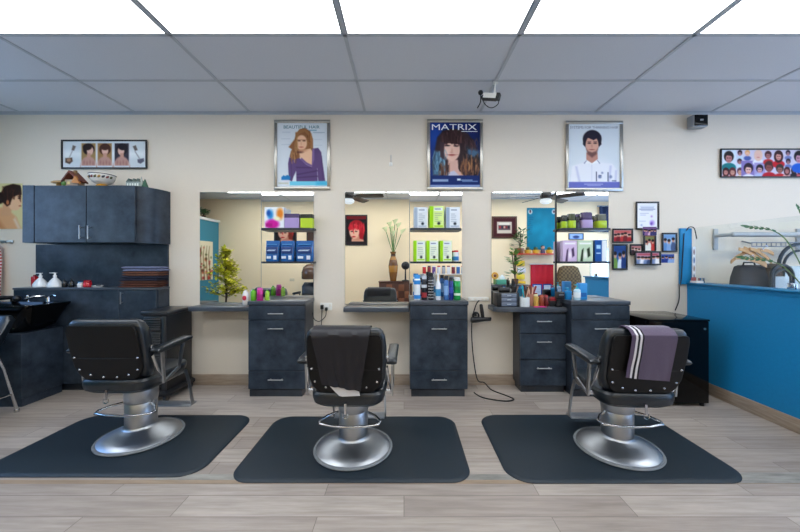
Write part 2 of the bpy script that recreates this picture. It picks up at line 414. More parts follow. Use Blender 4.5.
m = MB(); m.box(XL-.1, XL, YN, .25, 0, 2.28); m.box(XL-.1, XL, .25, WY, 0, 1.35); m.box(XL-.1, XL, .25, .8, 1.35, 2.28); m.box(XL-.1, XL, 2.7, WY, 1.35, 2.4); m.box(XL-.1, XL, .8, WY, 2.4, ZC)
structure(m.build('wall_left', TEALW))
window(2, 'x', .8, 2.7, 1.35, 2.4, XL-.09, XL-.03)
structure(MB().box(XL-.14, XL+.04, YN, .78, 2.28, 2.34, .006).build('trim_3', WHITEP))
m = MB(); m.box(XL-1.6, XL-1.5, YN-.1, .4, 0, ZC); m.box(XL-1.5, XL-.1, .3, .4, 0, ZC)
structure(m.build('wall_far_left', NEARM))
m = MB(); RY0, RY1, RZ0, RZ1 = -.6, 1.9, .2, 2.6
m.box(XR, XR+.1, YN, RY0, 0, ZC); m.box(XR, XR+.1, RY1, WY, 0, ZC); m.box(XR, XR+.1, RY0, RY1, 0, RZ0); m.box(XR, XR+.1, RY0, RY1, RZ1, ZC)
structure(m.build('wall_right', WALLM)); window(3, 'x', RY0, RY1, RZ0, RZ1, XR+.03, XR+.09)
# skirtings
def bb(n, *a): structure(MB().box(*a, b=.003).build(f'baseboard_{n}', BASEM))
bb('mirror_side', -2.36, 2.99, WY-.014, WY, 0, .112); bb('mirror_side_entry', 3.125, XR, WY-.014, WY, 0, .112)
bb('behind_camera', XL, XR, YN, YN+.014, 0, .112)
# teal half wall, its ledge and the glass above
HX = 3.0; HT = 1.065; HY = 1.52
m = MB(); m.box(HX, HX+.12, HY, WY-.001, 0, HT-.04); m.box(HX-.004, HX+.124, HY-.004, WY-.001, HT-.04, HT-.0005, .004)
m.box(HX-.09, HX+.03, WY-.026, WY-.001, HT, 1.655, .003)
structure(m.build('wall_partition', TEAL))
bb('partition', HX-.014, HX, HY, WY-.015, 0, .112)
structure(MB().box(HX-.03, HX+.15, HY-.02, WY-.03, HT, HT+.02, .008, 3).build('trim_4', TEALD))
t = thing('glass_screen', 'clear frameless glass screen standing on the teal half wall', 'glass screen', (HX+.06, 2.5, HT+.02))
MB().box(HX+.055, HX+.063, HY+.02, WY-.03, HT+.0225, 1.66).build('glass_pane', GLASS, t)
m = MB(); 
for y in (1.7, 2.6, 3.4): m.box(HX+.045, HX+.0545, y, y+.05, HT+.0205, HT+.07, .003); m.box(HX+.0635, HX+.073, y, y+.05, HT+.0205, HT+.07, .003)
m.build('clamp', CHROME, t)

# ================================================================== mirrors, counters, cabinets
CF = 3.21
def handle(x, y, z, w, par, vert=False):
    m = MB(); h = w/2
    if vert:
        m.cyl((x, y-.028, z-h), (x, y-.028, z+h), .0055, n=10)
        for q in (-h*.75, h*.75): m.cyl((x, y-.028, z+q), (x, y, z+q), .0045, n=8)
    else:
        m.cyl((x-h, y-.028, z), (x+h, y-.028, z), .0055, n=10)
        for q in (-h*.75, h*.75): m.cyl((x+q, y-.028, z), (x+q, y, z), .0045, n=8)
    return m.build('handle', ALU, par)
def front(name, x0, x1, z0, z1, y, par, hz=None, hw=.145, vert=False, hx=None):
    d = MB().box(x0+.003, x1-.003, y-.018, y-.0005, z0+.0025, z1-.0025, .002, 1).build(name, LAM, par)
    if hz is not None: handle((x0+x1)/2 if hx is None else hx, y-.018, hz, hw, d, vert)
    return d
def tower_cabinet(x0, x1, label):
    t = thing('station_cabinet', label, 'cabinet', ((x0+x1)/2, CF+.1, 0), 'tall slate cabinets under the mirror towers'); y = CF+.018
    MB().box(x0, x1, y, WY-.016, .068, .886).build('body', LAMB, t)
    MB().box(x0+.012, x1-.03, y-.008, WY-.02, 0, .067).build('toe_kick', LAMB, t)
    MB().box(x0-.004, x1+.004, CF-.004, WY-.001, .886, .922, .003).build('worktop', TOPM, t)
    front('drawer', x0, x1, .741, .88, y, t, .805); front('door', x0, x1, .25, .741, y, t, .66); front('drawer', x0, x1, .072, .25, y, t, .172)
def mirror_pair(xa, xb, xc, la, lb):
    # the flat mirror over the counter and the shelf tower's mirror beside it
    t = thing('wall_mirror', la, 'mirror', ((xa+xb)/2, WY-.001, .852), 'mirrors over the counters')
    MB().box(xa, xb-.002, WY-.006, WY-.001, .852, 2.04).build('backing', GREYM, t); MB().box(xa+.002, xb-.004, WY-.009, WY-.006, .854, 2.038).build('mirror_glass', MIRR, t)
    t = thing('tower_mirror', lb, 'mirror', ((xb+xc)/2, WY-.001, .924), 'mirrors behind the product shelves')
    MB().box(xb, xc, WY-.004, WY-.001, .924, 2.04).build('backing', GREYM, t)
    # leans back a third of a degree
    g = MB(); y0, y1 = WY-.014, WY-.0075
    g.add([(xb+.002, y0, .926), (xc-.002, y0, .926), (xc-.002, y1, 2.038), (xb+.002, y1, 2.038), (xb+.002, WY-.0042, .926), (xc-.002, WY-.0042, .926), (xc-.002, WY-.0042, 2.038), (xb+.002, WY-.0042, 2.038)],
          [[0, 1, 2, 3], [4, 7, 6, 5], [0, 4, 5, 1], [3, 2, 6, 7], [0, 3, 7, 4], [1, 5, 6, 2]], False)
    g.build('mirror_glass', MIRR, t)
def shelf(x0, x1, z, label, th=.02, dep=.135):
    pts = [(x0, WY-.02), (x0, WY-dep+.05)]
    for k in range(7): a = PI+PI/2*k/6; pts.append((x0+.05+.05*math.cos(a), WY-dep+.05+.05*math.sin(a)))
    for k in range(7): a = 1.5*PI+PI/2*k/6; pts.append((x1-.05+.05*math.cos(a), WY-dep+.05+.05*math.sin(a)))
    pts += [(x1, WY-.02)]
    o = MB().prism(pts, 'z', z-th, z).build('product_shelf', LAMB); tag(o, label, 'shelf', 'shelves across the mirror towers'); return o
S1, S2 = 1.648, 1.305
ST = [(-2.16, -1.508, -.954, 'beside the tall cupboard'), (-.625, .06, .615, 'in the middle'), (.922, 1.61, 2.165, 'nearest the teal wall')]
for (xa, xb, xc, w) in ST:
    mirror_pair(xa, xb, xc, f'frameless mirror over the low counter of the styling station {w}', f'narrow mirror behind the product shelves of the station {w}')
    xq, xr = (xb+.002, xc-.02) if xb == .06 else (-1.475, -.925) if xb < 0 else (1.615, 2.13)
    shelf(xq, xr, S1, f'upper slate shelf across the mirror of the station {w}', .022); shelf(xq, xr, S2, f'lower slate shelf across the mirror of the station {w}', .02)
def tpole(x, label):
    t = MB().box(x-.006, x+.004, WY-.022, WY-.0105, .924, 2.04).build('shelf_upright', BLACKP); tag(t, label, 'pole')
tower_cabinet(-1.504, -.954, 'slate grey cabinet with three handles under the shelves holding blue pouches')
tower_cabinet(.058, .617, 'slate grey cabinet with three handles under the row of spray cans')
tower_cabinet(1.615, 2.18, 'slate grey cabinet beside the fridge, behind the chair with the purple towel')
def counter(x0, x1, y0, label, rnd=.06):
    pts = [(x1, WY-.001), (x0, WY-.001), (x0, y0+rnd)]
    for k in range(6): a = PI+PI/2*k/5; pts.append((x0+rnd+rnd*math.cos(a), y0+rnd+rnd*math.sin(a)))
    pts.append((x1, y0))
    t = MB().prism(pts, 'z', .806, .85, .004, 2).build('station_counter', TOPM); tag(t, label, 'counter', 'low counters between the station cabinets')
counter(-2.16, -1.51, 3.32, 'short slate counter on the wall beside the black plastic cart', .02)
counter(-.6, .052, 3.28, 'slate counter on the wall behind the chair with the dark cape', .02)
counter(.89, 1.609, 3.28, 'slate counter crowded with tools above the three-drawer unit')
t = thing('drawer_unit', 'low slate unit of three drawers under the crowded counter', 'cabinet', (1.38, 3.35, 0))
y = 3.318
MB().box(1.15, 1.61, y, WY-.016, .068, .805).build('body', LAMB, t); MB().box(1.17, 1.6, y+.015, WY-.02, 0, .068).build('toe_kick', LAMB, t)
for a, b in ((.592, .79), (.332, .588), (.072, .328)): front('drawer', 1.15, 1.61, a, b, y, t, b-.075)

# ------------------------------------------------------------------ tall cupboard with shampoo side
PRX = -2.40
t = thing('wall_cabinet', 'long slate wall cabinet with two doors and a curved end', 'cabinet', (-3.1, 3.35, 1.48))
def curved(x0, xc, y0, y1, xr):
    pts = [(x0, y1), (x0, y0), (xc, y0)]
    for k in range(1, 13):
        a = PI/2*k/12; pts.append((xc+(xr-xc)*math.sin(a), y1-(y1-y0)*math.cos(a)))
    return pts
MB().prism(curved(-3.67, -2.66, 3.22, WY-.001, -2.475), 'z', 1.485, 2.04).build('body', LAM, t)
front('door', -3.555, -3.055, 1.487, 2.038, 3.219, t, 1.585, .13, True, -3.095); front('door', -3.055, -2.555-.03, 1.487, 2.038, 3.219, t, 1.585, .13, True, -3.015)
MB().box(-3.668, -3.56, 3.201, 3.2195, 1.487, 2.038).build('filler_panel', LAM, t)
t = thing('shampoo_cabinet', 'slate base cupboard with tall back panel under the wall cabinet', 'cabinet', (-3.1, 3.4, 0))
MB().box(-3.88, -2.49, WY-.022, WY-.001, 1.041, 1.484).build('back_panel', LAM, t)
MB().box(-3.93, -2.485, 3.37, WY-.002, .07, 1.02).build('body', LAM, t); MB().box(-3.93, -2.50, 3.38, WY-.02, 0, .07).build('toe_kick', LAMB, t)
MB().box(-3.935, -2.48, 3.345, WY-.001, 1.02, 1.04, .003).build('worktop', TOPM, t)
MB().box(-3.93, -2.87, 3.35, 3.3695, .072, 1.018, .002, 1).build('face_panel', LAM, t)
front('door', -2.87, -2.49, .072, 1.018, 3.3695, t, .94, .12, True, -2.83)
front('access_door', -3.0, -2.885, .15, .36, 3.3495, t)
t = thing('basin_cabinet', 'slate box cabinet carrying the black shampoo basin', 'cabinet', (-3.85, 3.15, 0))
MB().box(-4.35, -3.42, 2.975, 3.343, .075, .655, .003).build('body', LAM, t); MB().box(-4.34, -3.43, 2.99, 3.34, 0, .075).build('toe_kick', LAM, t)
t = thing('shampoo_basin', 'glossy black shampoo basin with chrome tap on slate cabinet', 'sink', (-3.8, 3.1, .66))
def rrect(x0, x1, y0, y1, z, r, n=5):
    o = []
    for cx, cy, a0 in ((x1-r, y1-r, 0), (x0+r, y1-r, 90), (x0+r, y0+r, 180), (x1-r, y0+r, 270)):
        for k in range(n+1): a = math.radians(a0+90*k/n); o.append((cx+r*math.cos(a), cy+r*math.sin(a), z))
    return o
MB().loft([rrect(-4.15, -3.5, 3.02, 3.30, .657, .08), rrect(-4.2, -3.42, 2.99, 3.32, .70, .09), rrect(-4.26, -3.33, 2.93, 3.335, .87, .07), rrect(-4.27, -3.305, 2.92, 3.34, .895, .06), rrect(-4.27, -3.305, 2.92, 3.34, .912, .06),
           rrect(-4.23, -3.36, 2.96, 3.25, .912, .06), rrect(-4.2, -3.4, 2.99, 3.23, .86, .06), rrect(-4.1, -3.5, 3.02, 3.2, .72, .06)]).build('bowl', BLACKG, t)
f = MB(); f.cyl((-3.52, 3.295, .912), (-3.52, 3.295, .95), .02, .016); f.tube([(-3.52, 3.295, .945), (-3.53, 3.27, .965), (-3.58, 3.22, .965), (-3.62, 3.18, .945)], [.012, .012, .011, .009]); f.tube([(-3.52, 3.295, .95), (-3.47, 3.29, .975), (-3.43, 3.285, .965)], .007)
f.build('tap', CHROME, t)
f = MB(); f.tube([(-3.86, 3.29, .9), (-3.86, 3.28, .95), (-3.88, 3.2, .955), (-3.9, 3.12, .94)], [.02, .02, .022, .028]); f.ball((-3.80, 3.27, .94), .032); f.build('spray_head', BLACKP, t)
f = MB(); f.cyl((-3.72, 3.295, .912), (-3.72, 3.295, .955), .013); f.ball((-3.72, 3.295, .96), .016); f.build('tap_knob', CHROME, t)
# shampoo chair, mostly out of the frame
t = thing('shampoo_chair', 'black reclining shampoo chair with chrome legs in front of the basin', 'chair', (-3.66, 2.7, 0))
def pad(rings, n=28, ex=4.):
    # rings: (cx, cy, z, a, b) superellipse sections
    R = []
    for cx, cy, z, a, b in rings:
        r = []
        for k in range(n):
            q = 2*PI*k/n; c, s = math.cos(q), math.sin(q)
            r.append((cx+a*math.copysign(abs(c)**(2/ex), c), cy+b*math.copysign(abs(s)**(2/ex), s), z))
        R.append(r)
    return R
MB().loft(pad([(-3.62, 2.64, .42, .22, .03), (-3.62, 2.65, .44, .25, .045), (-3.62, 2.76, .62, .265, .055), (-3.62, 2.855, .80, .265, .05), (-3.62, 2.87, .84, .23, .025)])).build('backrest', LEATHER, t)
MB().loft(pad([(-3.63, 2.4, .36, .24, .26), (-3.63, 2.4, .38, .26, .28), (-3.63, 2.4, .45, .26, .28), (-3.63, 2.4, .475, .23, .25)])).build('seat', LEATHER, t)
for sx in (-.27, .27):
    a = MB(); a.tube([(-3.63+sx, 2.89, .02), (-3.63+sx, 2.80, .4), (-3.63+sx, 2.72, .62), (-3.63+sx, 2.6, .66), (-3.63+sx, 2.2, .66), (-3.63+sx, 2.16, .6), (-3.63+sx, 2.14, .02)], .012, 10); a.cyl((-3.63+sx, 2.89, 0), (-3.63+sx, 2.89, .022), .018); a.cyl((-3.63+sx, 2.14, 0), (-3.63+sx, 2.14, .022), .018)
    a.tube([(-3.63+sx, 2.85, .17), (-3.63+sx, 2.14, .17)], .009, 8); a.build('leg', CHROME, t)
for sx in (-.27, .27): MB().box(-3.63+sx-.028, -3.63+sx+.028, 2.2, 2.6, .672, .71, .015).build('arm_pad', LEATHER, t)
m = MB(); m.box(-3.9, -3.36, 2.58, 2.6, .33, .358); m.box(-3.9, -3.36, 2.2, 2.22, .33, .358); m.build('cross_rail', CHROME, t)

# ================================================================== styling chairs
def styling_chair(label):
    t = thing('styling_chair', label, 'chair', (0, 0, 0), 'hydraulic styling chairs on black mats')
    b = MB().lathe([(.0, .001), (.255, .001), (.262, .004), (.258, .012), (.25, .02), (.2, .043), (.15, .066), (.115, .082), (.105, .09), (.101, .1), (0.02, .1)], n=64).build('base', STEEL, t)
    MB().lathe([(.252, .004), (.268, .004), (.271, .009), (.267, .016), (.256, .019), (.25, .017)], n=64, cap0=False, cap1=False).build('base_rim', GREYRUB, b)
    MB().lathe([(.09, .075), (.099, .075), (.099, .262), (.096, .266), (.096, .27), (.102, .275), (.105, .31), (.104, .35), (.098, .385), (.09, .415), (.05, .416)], n=48).build('column', STEEL, t)
    p = MB(); pts = [(-.1, -.03, .262), (-.16, -.075, .256), (-.2, -.13, .246), (-.19, -.165, .242), (-.1, -.185, .238), (0, -.19, .236), (.1, -.185, .238), (.19, -.165, .242), (.2, -.13, .246), (.16, -.075, .256), (.1, -.03, .262)]
    P2 = []
    for i in range(len(pts)-1):
        for k in range(3): P2.append(Vector(pts[i]).lerp(Vector(pts[i+1]), k/3))
    P2.append(Vector(pts[-1])); p.tube(P2, .0085, 10); p.build('pump_bar', CHROME, t)
    s = MB().loft(pad([(0, -.03, .405, .17, .17), (0, -.03, .41, .2, .205), (0, -.03, .435, .225, .24), (0, -.025, .465, .235, .25), (0, -.02, .49, .236, .255), (0, -.015, .505, .225, .25), (0, -.01, .513, .18, .21), (0, -.01, .515, .06, .08)], 40, 5)).build('seat', LEATHER, t)
    MB().box(-.15, .15, -.15, .15, .398, .415, .006).build('seat_plate', BLACKP, s)
    # padded back, leaning away from the mirror
    R = []
    for tt, a, bq in ((0, .17, .012), (.02, .2, .03), (.07, .222, .042), (.2, .236, .05), (.45, .246, .053), (.7, .247, .053), (.85, .24, .05), (.94, .228, .042), (.985, .212, .026), (1, .19, .008)):
        z = .50+(.915-.50)*tt; R.append((0, -.19-(.285-.19)*tt, z, a, bq))
    bk = MB().loft(pad(R, 44, 5.5)).build('backrest', LEATHER, t)
    # rear shell panel with a row of studs round the lower edge
    R = []
    for tt, a in ((0, .14), (.02, .17), (.1, .2), (.25, .222), (.6, .229), (.9, .224), (.98, .215), (1, .205)):
        z = .505+(.880-.505)*tt; yb = -.245-(.337-.245)*tt
        R.append((0, yb, z, a, .011))
    sh = MB().loft(pad(R, 44, 9)).build('back_shell', VINYL, t)
    for x, z in ((-.205, .665), (-.19, .58), (-.125, .543), (-.045, .527), (0.045, .527), (.125, .543), (.19, .58), (.205, .665)):
        yy = -.245-(.337-.245)*(z-.505)/.375-.011; MB().ball((x, yy, z), .0075, 8, (1, .6, 1)).build('stud', CHROME, sh)
    MB().tube([(-.212, -.29, .66), (-.1, -.2945, .658), (0, -.295, .657), (.1, -.2945, .658), (.212, -.29, .66)], .004, 6).build('seam_piping', VINYL, sh)
    lv = MB(); lv.bar([(0, -.24, .455), (0, -.288, .45), (0, -.293, .39)], .014, .008); lv.tube([(-.014, -.293, .397), (-.016, -.295, .375), (0, -.296, .367), (.016, -.295, .375), (.014, -.293, .397)], .004, 6); lv.build('recline_lever', CHROME, t)
    for sx in (-1, 1):
        x = .277*sx
        ap = MB().loft([[(x+.034*math.copysign(abs(math.cos(q))**.5, math.cos(q)), yy, zz+h*math.copysign(abs(math.sin(q))**.5, math.sin(q))) for q in [2*PI*k/16 for k in range(16)]]
                        for yy, zz, h in ((-.245, .692, .004), (-.235, .692, .016), (-.2, .694, .021), (-.05, .702, .021), (.06, .707, .02), (.1, .708, .016), (.112, .708, .004))]).build('armrest', LEATHER, t)
        fr = MB(); fr.bar([(x, -.17, .675), (x, -.15, .46), (x, .0, .51), (x, .05, .69)], .012, .028, (1, 0, 0)); fr.box(x-.006, x+.006, -.15, .05, .683, .69); fr.build('arm_frame', ALU, ap)
        k = MB(); k.bar([(x*.99, -.135, .47), (x*.93, -.19, .56), (x*.9, -.225, .66)], .008, .022); k.box(min(x*.8, x), max(x*.8, x), -.15, -.12, .455, .48); k.cyl((x*.86, -.235, .72), (x*.93, -.235, .72), .012, n=10); k.bar([(x*.92, -.235, .735), (x*.92, -.235, .69)], .006, .016); k.build('hinge_bracket', CHROME, t)
    f = MB()
    for sx in (-1, 1): f.bar([(.19*sx, .12, .42), (.195*sx, .2, .42), (.2*sx, .235, .32), (.2*sx, .285, .115)], .01, .026, (1, 0, 0))
    f.box(-.2, .2, .19, .21, .405, .425)
    f = f.build('footrest_frame', ALU, t)
    fp = MB(); fp.box(-.195, .195, .25, .345, .105, .12, .005); fp.build('footplate', GREYM, t)
    return t
ch = [(-1.94, 2.46, 0.0), (-.35, 2.31, -0.02), (1.478, 2.31, -0.03)]
lab = ['empty black styling chair on the mat before the shampoo cupboard', 'black styling chair with a dark cape hung over its back', 'black styling chair with a purple towel hung over its back']
MT = .016
chair0 = styling_chair(lab[0])
chairs = [chair0]
for k in (1, 2): chairs.append(copy_tree(chair0, (ch[k][0], ch[k][1], MT), lab[k], ch[k][2]))
LOW = [0.0, -.025, -.03]
for c, dz in zip(chairs, LOW):
    for o in c.children:
        if o.name.split('.')[0] not in ('base', 'column', 'pump_bar'): o.location.z += dz
chair0.location = (ch[0][0], ch[0][1], MT); chair0.rotation_euler = (0, 0, ch[0][2])
# mats
def mat_on_floor(x0, x1, y0, y1, r, label):
    m = MB().loft([rrect(x0, x1, y0, y1, 0.0023, r, 10), rrect(x0, x1, y0, y1, .006, r, 10), rrect(x0+.012, x1-.012, y0+.012, y1-.012, MT-.002, r-.01, 10), rrect(x0+.03, x1-.03, y0+.03, y1-.03, MT, r-.02, 10)]).build('floor_mat', RUBBER)
    tag(m, label, 'mat', 'black rubber mats under the chairs')
mat_on_floor(-2.65, -1.255, 2.012, 2.815, .14, 'black rubber mat under the empty chair beside the shampoo area')
mat_on_floor(-1.055, .41, 1.96, 2.79, .13, 'black rubber mat under the chair with the dark cape')
mat_on_floor(.625, 2.075, 1.955, 2.82, .15, 'black rubber mat under the chair with the purple towel')
# cloths over the backs
def lowof(c): return LOW[chairs.index(c)]
def over_back(chair, x0, x1, zl, zr, thick, m, fall, seed, name, wav=.006, topcol=None, n=26, front=.12, extra=0.):
    # runs from the front of the padded back, over its top and down the rear shell
    path = [(-.205, .915-front), (-.214, .86), (-.225, .900), (-.248, .919), (-.29, .921), (-.33, .909), (-.355, .885)]
    rows = []; K = 22
    rz = Matrix.Rotation(chair.rotation_euler.z, 4, 'Z')
    for i in range(n):
        row = []
        for j in range(K+1):
            u = j/K; x = x0+(x1-x0)*u
            if i < len(path): yy, zz = path[i]; w = 0
            else:
                q = (i-len(path)+1)/(n-len(path)); ze = zl+(zr-zl)*u; zz = .885+(ze-.885)*q
                yy = -.355+max(0, (.885-zz))*.245*(1-fall)-.004; w = q
            o = noise.noise((x*9+seed, zz*4, seed))*wav*(w*1.6)+math.sin(x*55+zz*6+seed)*wav*.5*w
            xx = x+noise.noise((seed*3, zz*7, j*.02))*.008*w+(u-.5)*extra*w
            row.append(rz @ Vector((xx, yy-abs(o)-.003, zz+lowof(chair)))+chair.location)
        rows.append(row)
    return rows
c2, c3 = chairs[1], chairs[2]
t = thing('salon_cape', 'dark navy nylon cape hanging over the middle chair back', 'cape', c2.location)
MB().sheet(over_back(c2, -.19, .155, .585, .54, .003, NAVY, .45, 2.2, 'cloth', .02, extra=-.12), .003).build('cloth', NAVY, t)
rows = []
for i in range(6):
    row = []
    for j in range(11):
        u = j/10; xx = -.115+.18*u+.02*i/5; hem = .58-.045*(xx+.19)/.345; dip = .07*min(1, u*3)*(1-.45*u)
        zz = hem+.06-(.06+dip)*i/5
        row.append(Vector((xx, -.355+(.885-zz)*.245*.55+.004, zz+LOW[1]))+c2.location)
    rows.append(row)
MB().sheet(rows, .002).build('white_lining', WHITEC, t)['label'] = 'white lining showing below the hem'
t = thing('hand_towel', 'purple towel with striped edge hanging over the chair back beside the fridge', 'towel', c3.location)
MB().sheet(over_back(c3, -.08, .13, .615, .60, .005, PURPLE, .0, 5.1, 'towel', .005), .007).build('cloth', PURPLE, t)
R = over_back(c3, -.135, -.065, .625, .615, .004, WHITEC, .0, 8.3, 'edge', .004, n=26)
m = MB(); cols = ['54465c', 'd5d2d6', '17151b', 'd5d2d6', '17151b']
K = len(R[0])-1; cut = [0, 7, 11, 15, 19, K]
for q in range(5):
    m.color(cols[q]); m.sheet([[p+Vector((0, -.009, .004 if i < 7 else 0)) for p in r[cut[q]:cut[q+1]+1]] for i, r in enumerate(R)], .004)
m.build('striped_edge', CLOTHP, t)
# ================================================================== cart and fridge
t = thing('rolling_cart', 'black plastic rolling cart with ribbed drawers under the counter end', 'cart', (-2.335, 3.2, 0))
X0, X1, Y0, Y1 = -2.45, -2.205, 3.10, 3.48
MB().box(X0+.01, X1-.01, Y0+.012, Y1, .09, .80, .006).build('body', BLACKP, t)
MB().box(X0-.005, X1+.005, Y0-.005, Y1+.005, .8, .842, .01).build('top_tray', RIBM, t)
for k in range(5):
    z0 = .125+k*.133; d = MB(); d.box(X0+.022, X1-.06, Y0+.002, Y0+.012, z0, z0+.126, .003)
    for q in range(5): d.box(X0+.022, X1-.06, Y0-.008, Y0+.004, z0+.012+q*.022, z0+.022+q*.022, .002, 1)
    d.build('drawer', RIBM, t)
MB().box(X1-.055, X1-.012, Y0, Y0+.012, .1, .79, .003).build('side_post', RIBM, t)
MB().loft([rrect(X0-.03, X1+.03, Y0-.03, Y1+.01, .06, .03), rrect(X0-.03, X1+.03, Y0-.03, Y1+.01, .085, .03), rrect(X0, X1, Y0, Y1, .1, .02)]).build('base', BLACKP, t)
for x in (X0+.01, X1-.01):
    for y in (Y0+.0, Y1-.03):
        c = MB(); c.cyl((x-.012, y, .03), (x+.012, y, .03), .03, n=18); c.box(x-.008, x+.008, y-.01, y+.01, .045, .062); c.build('caster', BLACKP, t)
t = thing('mini_fridge', 'glossy black mini fridge beside the teal half wall', 'fridge', (2.45, 3.25, 0))
MB().box(2.21, 2.735, 3.05, 3.49, .02, .765, .006).build('body', BLACKG, t); MB().box(2.205, 2.74, 2.99, 3.045, .03, .765, .006).build('door', BLACKG, t)
MB().box(2.2, 2.745, 2.985, 3.50, .766, .785, .005).build('top', BLACKG, t)
m = MB(); 
for x in (2.25, 2.7):
    for y in (3.02, 3.44): m.cyl((x, y, 0), (x, y, .03), .018)
m.build('feet', BLACKP, t)
MB().cyl((2.70, 2.986, .70), (2.70, 2.992, .70), .01, n=16).build('badge', ALU, t)

# ================================================================== products
def pump_bottle(name, label, x, y, z, r, h, col, cap, group=None, m=GLOSSP, pump=True, cat='bottle', band=None, shoulder=.75, neck=.35, cone=False):
    t = thing(name, label, cat, (x, y, z), group)
    b = MB(col); prof = [(r*.9, 0.0), (r, .006), (r, h*shoulder), (r*.85, h*(shoulder+.06)), (r*neck, h*(shoulder+.12)), (r*neck, h*.9)]
    if cone: prof = [(r*.9, 0), (r, .006), (r*.97, h*.25), (r*.6, h*.55), (r*neck, h*.8), (r*neck, h*.9)]
    b.lathe(prof, x, y, z, 20); b.build('bottle', m, t)
    if band:
        MB(band[0]).lathe([(r+.0006, h*band[1]), (r+.0006, h*band[2])], x, y, z, 20, cap0=False, cap1=False).build('printed_label', PAINT, t)
    c = MB(cap); c.cyl((x, y, z+h*.86), (x, y, z+h*.96), r*neck*1.25)
    if pump: c.cyl((x, y, z+h*.96), (x, y, z+h*1.12), r*.14); c.box(x-r*.8, x+r*.25, y-r*.18, y+r*.18, z+h*1.12, z+h*1.18, .003)
    c.build('pump' if pump else 'cap', GLOSSP, t); return t
def spray_can(label, x, y, r, h, col, cap, bands=(), z=.9225, group='bottles and cans on the middle cabinet'):
    t = thing('spray_can', label, 'can', (x, y, z), group)
    MB(col).lathe([(r*.94, 0), (r, .004), (r, h*.8), (r*.9, h*.84), (r*.8, h*.85)], x, y, z, 20).build('can', GLOSSP, t)
    MB(cap).lathe([(r*.86, h*.845), (r*.86, h*.98), (r*.75, h)], x, y, z, 20).build('cap', PAINT, t)
    if bands:
        for c, a, b in bands: MB(c).lathe([(r+.0006, h*a), (r+.0006, h*b)], x, y, z, 20, cap0=False, cap1=False).build('printed_band', PAINT, t)
    return t
def carton(name, label, x0, x1, z, h, y0, dep, side, pic, group, cat='box', lid=None):
    t = thing(name, label, cat, ((x0+x1)/2, y0+dep/2, z), group)
    MB(side).box(x0, x1, y0, y0+dep, z, z+h, .002, 1).build('carton', PAINT, t)
    if pic: pic.build('printed_front', x0+.0015, x1-.0015, z+.0015, z+h-.0015, y0-.0006, t, PRINT)
    if lid: MB(lid).box(x0-.001, x1+.001, y0-.001, y0+dep+.001, z+h*.72, z+h+.002, .002, 1).build('lid', PAINT, t)
    return t
YS = 3.36
# middle station: upper shelf
def colour_box(base, accent, seed):
    p = Pic(0, 0, 14, 22, base, 28); r = random.Random(seed)
    p.rect(0, 0, 3.5, 22, accent); p.rect(4.5, 1.5, 12.5, 4.5, 'dfe6ee'); p.rect(5, 2.4, 11, 3.4, '4a5870', a=.7)
    for k in range(5): p.rect(5, 7+k*2, 5+r.uniform(3, 7), 7.6+k*2, '6a7688', a=.6)
    p.ell(9, 17.5, 1.6, 1.6, '2d3644', a=.7); p.rect(4.5, 19.5, 13, 21, accent, a=.7); return p
GM = 'colour cartons on the middle shelves'
d = 3.415
carton('hair_product_carton', 'white and blue carton on the upper middle shelf, beside the shelf edge nearest the mirror', wx(414, d), wx(427.5, d), S1, .215, d, .066, 'c5d0df', colour_box('d2d9de', 'a3b0c0', 1), GM)
carton('hair_product_carton', 'lime and white carton between two pale cartons on the upper middle shelf', wx(429.5, d), wx(444, d), S1, .225, d-.005, .066, 'a6d32c', colour_box('cfe49a', '9ccc1f', 2), GM)
carton('hair_product_carton', 'pale carton at the outer end of the upper middle shelf', wx(446, d), wx(460, d), S1, .215, d, .066, 'c5d0df', colour_box('d8dee4', '9aa9bd', 3), GM)
for k, (a, b) in enumerate(((413.5, 425.5), (426.5, 438.5), (440, 452))):
    carton('hair_product_carton', ['lime and white carton first on the lower middle shelf, next to the wide mirror', 'lime and white carton second of three on the lower middle shelf', 'lime and white carton third of three on the lower middle shelf'][k],
           wx(a, d), wx(b, d), S2, .215, d, .066, 'a8d62e', colour_box('dfe8d2', '9bd01e', 5+k), GM)
t = spray_can('small red, white and blue tin at the end of the lower middle shelf', wx(456.5, d), d+.04, .03, .115, 'd8dde4', 'c92b2b', (('2f7fc0', .1, .45),), S2, 'tins on the shelves')
# bottles on the middle cabinet
d = 3.33
CANS = [(417.2, .033, .25, 'e9eef2', '2f8fd8', (('2a86d2', .05, .2), ('2a86d2', .62, .78)), 'white and blue spray can at the mirror end of the can row'),
        (424.2, .027, .245, '23242a', 'b9bdc4', (('c8ccd2', .5, .62), ('a02a2f', .1, .3)), 'black spray can with a silver cap between the blue and the diamond cans'),
        (446.2, .024, .235, '3f6fb0', '15161a', (('7ea6d6', .2, .6),), 'mid blue bottle with a black cap on the middle cabinet'),
        (451.2, .023, .225, '1d2f86', '17171c', (('3246a8', .3, .55),), 'dark blue bottle with a black cap next to the green can'),
        (457.2, .034, .225, '1f9a4a', 'd9dcd8', (('d7ead8', .2, .3), ('157a38', .45, .6)), 'green spray can at the outer end of the can row')]
for px, r, h, c, cp, bd, lb in CANS: spray_can(lb, wx(px, d), d, r, h, c, cp, bd)
t = thing('spray_can', 'black spray can with a white diamond pattern in the can row', 'can', (wx(431, d), d, .9225), 'bottles and cans on the middle cabinet'); x = wx(431, d)
MB('1b1b20').lathe([(.026, 0), (.028, .004), (.028, .22), (.024, .232)], x, d, .9225, 20).build('can', GLOSSP, t); MB('101014').lathe([(.024, .231), (.024, .265), (.02, .27)], x, d, .9225, 20).build('cap', PAINT, t)
m = MB('dcdcdc')
